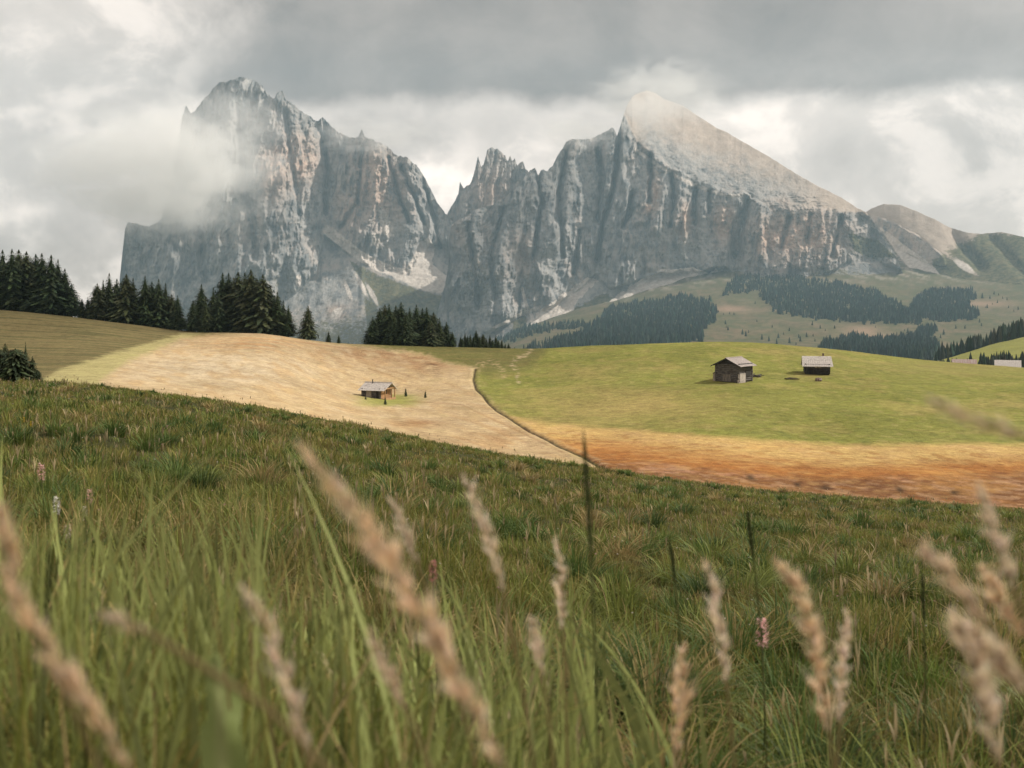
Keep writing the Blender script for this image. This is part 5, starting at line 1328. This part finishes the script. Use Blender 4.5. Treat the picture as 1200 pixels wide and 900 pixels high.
def shading_clouds():  # unseen clouds, added and outlined so their shadows fall on chosen ground
    Zc = 2150.0; off = Vector((SUN.x / SUN.z, SUN.y / SUN.z)) * Zc
    polys = [
        [(-120, -120), (110, -120), (110, 20), (75, 60), (20, 62), (-10, 66), (-28, 72), (-60, 78), (-120, 80)],
        [(-400, 60), (-68, 84), (-64, 130), (-72, 180), (-88, 236), (-62, 247), (-46, 239), (-20, 232), (-14, 222), (-4, 204), (12, 200), (22, 214), (32, 236), (90, 262), (110, 420), (-100, 700), (-500, 700)],
    ]
    V = []; Q = []
    for poly in polys:
        a = np.array(poly, float)
        st = 5.0
        xs = np.arange(a[:, 0].min() - 20, a[:, 0].max() + 20, st); ys = np.arange(a[:, 1].min() - 20, a[:, 1].max() + 20, st)
        X, Yg = np.meshgrid(xs, ys)
        sd = signed(X, Yg, poly) + 5 * fbm(X / 25, Yg / 25, 3, 90)
        th = np.clip(sd, 0, 40) * (2.8 + 1.2 * fbm(X / 30, Yg / 30, 3, 91)) * (0.62 if poly is polys[0] else 1.15)
        top = Zc + th; bot = Zc - 0.25 * th
        n = X.size; b = len(V)
        VT = np.stack([X + off.x, Yg + off.y, top], -1).reshape(-1, 3); VB = np.stack([X + off.x, Yg + off.y, bot], -1).reshape(-1, 3)
        g = grid_faces(*X.shape)
        act = (th.reshape(-1)[g] > 0).any(1); g = g[act]
        # shared rim vertices where the thickness is nil
        mp = np.arange(n) + n; z0 = th.reshape(-1) <= 0; mp[z0] = np.arange(n)[z0]
        bb = sum(len(v) for v in V)
        Q.append(g + bb); Q.append(mp[g][:, ::-1] + bb); V.append(VT); V.append(VB)
    m, nt = newmat('shade_cloud_vapour'); t = NT(nt)
    pv = t.n('ShaderNodeVolumePrincipled'); pv.inputs['Color'].default_value = (0.98, 0.98, 0.98, 1); pv.inputs['Density'].default_value = 0.0036
    t.out(pv.outputs[0], True)
    o = mesh_np('shade_clouds', np.concatenate(V), np.concatenate(Q), 4, m)
    tag(o, 'unseen cloud volumes added to throw the near slope and the wooded ridge into shade', kind='stuff')
shading_clouds()

# ------------------------------------------------------------------ sky, sun, camera
def world():
    w = bpy.data.worlds.new('World'); scene.world = w; w.use_nodes = True
    nt = w.node_tree; nt.nodes.clear(); t = NT(nt)
    sky = t.n('ShaderNodeTexSky', sky_type='NISHITA'); sky.sun_disc = False
    sky.sun_elevation = math.asin(SUN.z); sky.sun_rotation = math.atan2(SUN.x, SUN.y)
    sky.altitude = 1800
    d = t.n('ShaderNodeTexCoord').outputs['Generated']
    s = t.n('ShaderNodeSeparateXYZ'); t.link(d, s.inputs[0])
    ay = t.m('MAXIMUM', t.m('ABSOLUTE', s.outputs[1]), 0.12)
    # clouds lie on a flat layer: project the direction on it for the fine texture, keep angles for the large masses
    U = t.m('MULTIPLY', t.m('DIVIDE', s.outputs[0], ay), F / 600); Vv = t.m('MULTIPLY', t.m('DIVIDE', s.outputs[2], ay), F / 360)
    cmb = t.n('ShaderNodeCombineXYZ'); t.link(U, cmb.inputs[0]); t.link(t.m('MULTIPLY', Vv, 0.62), cmb.inputs[1]); uv = cmb.outputs[0]
    w1 = t.noise(uv, 2.2, 6, 0.6, 0.2); w2 = t.noise(t.mapping(uv, (1, 1, 1), (7.3, 2.1, 0)), 2.6, 6, 0.62, 0.3); w3 = t.noise(t.mapping(uv, (1.0, 1.25, 1), (3.3, 5.1, 0)), 4.2, 7, 0.6, 0.35)
    Uw = t.m('ADD', U, t.m('MULTIPLY', t.m('SUBTRACT', w1, 0.5), 0.75)); Vw = t.m('ADD', Vv, t.m('MULTIPLY', t.m('SUBTRACT', w2, 0.5), 0.55))
    def bl(u0, v0, ru, rv, a):
        x = t.m('DIVIDE', t.m('SUBTRACT', Uw, u0), ru); y = t.m('DIVIDE', t.m('SUBTRACT', Vw, v0), rv)
        r2 = t.m('ADD', t.m('MULTIPLY', x, x), t.m('MULTIPLY', y, y))
        return t.m('MULTIPLY', t.m('POWER', 2.71828, t.m('MULTIPLY', r2, -1.0)), a)
    L = t.m('ADD', t.m('ADD', 0.52, t.m('MULTIPLY', t.ss(0.46, 0.60, w3), 0.14)), t.m('MULTIPLY', t.m('SUBTRACT', w3, 0.5), 0.42))
    L = t.m('ADD', L, t.m('MULTIPLY', t.m('SUBTRACT', w1, 0.5), 0.40))
    def pxb(cx, cy, rx, ry, a): return bl((cx - 600) / 600, (360 - cy) / 360, rx / 600, ry / 360, a)
    for bb in (pxb(110, 170, 170, 70, -0.07), pxb(60, 300, 160, 60, -0.17), pxb(40, 245, 40, 18, 0.22), pxb(515, 215, 45, 45, 0.25), pxb(640, 130, 130, 28, 0.12), pxb(880, 130, 110, 60, 0.16), pxb(960, 180, 80, 40, -0.06),
               pxb(1130, 200, 80, 60, -0.05), pxb(1100, 120, 100, 40, 0.12), pxb(420, 115, 150, 22, 0.10), pxb(170, 60, 130, 60, -0.04), pxb(90, 40, 60, 25, 0.02), pxb(450, 150, 60, 40, -0.06)):
        L = t.m('ADD', L, bb)
    # the heavy dark deck along the top
    Vd = t.m('ADD', Vv, t.m('MULTIPLY', t.m('SUBTRACT', w2, 0.5), 0.24))
    Ud = t.m('ADD', U, t.m('MULTIPLY', t.m('SUBTRACT', w1, 0.5), 0.7))
    edge = t.m('ADD', Vd, t.m('MULTIPLY', t.m('ABSOLUTE', t.m('SUBTRACT', U, 0.05)), -0.06))
    deck = t.m('MULTIPLY', t.m('MULTIPLY', t.ss(0.60, 0.69, edge), t.ss(-0.72, -0.5, Ud)), t.ss(2.0, 1.35, Vd))
    # the cloud sheet is thinner and brighter overhead
    L = t.m('ADD', L, t.m('MULTIPLY', t.ss(1.2, 2.2, Vv), -0.12))
    tex = t.m('ADD', 0.19, t.m('MULTIPLY', t.m('SUBTRACT', w3, 0.5), 0.22))
    tex = t.m('ADD', tex, t.m('MULTIPLY', t.ss(0.0, 1.2, U), 0.10))
    tex = t.m('ADD', tex, t.m('MULTIPLY', t.m('SUBTRACT', w1, 0.5), 0.25))
    nd = t.n('ShaderNodeMix', data_type='FLOAT'); t.link(t.m('MULTIPLY', deck, 0.93), nd.inputs[0]); t.link(L, nd.inputs[2]); t.link(tex, nd.inputs[3])
    Lf = t.m('MULTIPLY', t.m('MAXIMUM', nd.outputs[0], 0.13), 1.56); Lf = t.m('MINIMUM', Lf, 1.7)
    col = t.mix(t.ss(0.25, 0.8, Lf), (1.0, 0.822, 0.70), (1.0, 0.86, 0.75))
    hsv = t.vm('SCALE', col, (0, 0, 0)); 
    vs = t.n('ShaderNodeVectorMath', operation='SCALE'); t.link(col, vs.inputs[0]); t.link(Lf, vs.inputs['Scale'])
    b1 = t.n('ShaderNodeBackground'); t.link(sky.outputs[0], b1.inputs[0]); b1.inputs[1].default_value = 0.1
    b2 = t.n('ShaderNodeBackground'); t.link(vs.outputs[0], b2.inputs[0]); b2.inputs[1].default_value = 1.0
    mx = t.n('ShaderNodeMixShader'); mx.inputs[0].default_value = 0.95
    t.link(b1.outputs[0], mx.inputs[1]); t.link(b2.outputs[0], mx.inputs[2])
    o = t.n('ShaderNodeOutputWorld'); t.link(mx.outputs[0], o.inputs[0])
    w.cycles.sampling_method = 'MANUAL'; w.cycles.sample_map_resolution = 512
world()

l = bpy.data.lights.new('sun', 'SUN'); l.energy = 5.0; l.angle = math.radians(0.53); l.color = (1.0, 0.93, 0.82)
so = bpy.data.objects.new('sun', l); COL.objects.link(so); so.rotation_euler = SUN.to_track_quat('Z', 'Y').to_euler(); so.location = (50, 0, 60)

cam = bpy.data.cameras.new('camera'); co = bpy.data.objects.new('camera', cam); COL.objects.link(co)
co.location = (0, 0, 0); co.rotation_euler = (math.radians(90), 0, 0)
cam.sensor_width = 36; cam.lens = 36 * F / 1200; cam.shift_y = -(450 - HZ) / 1200
cam.clip_start = 0.05; cam.clip_end = 40000
cam.dof.use_dof = True; cam.dof.focus_distance = 14.0; cam.dof.aperture_fstop = 4.8
scene.camera = co

scene.view_settings.view_transform = 'Standard'; scene.view_settings.look = 'None'
scene.view_settings.exposure = 0.24; scene.view_settings.gamma = 1.0; scene.view_settings.use_curve_mapping = False
scene.render.engine = 'CYCLES'
cy = scene.cycles
cy.max_bounces = 8; cy.diffuse_bounces = 3; cy.glossy_bounces = 1; cy.transmission_bounces = 3; cy.volume_bounces = 5; cy.transparent_max_bounces = 16
cy.use_denoising = True
try: cy.denoiser = 'OPENIMAGEDENOISE'
except Exception: pass
cy.volume_max_steps = 256
cy.sample_clamp_indirect = 4.0
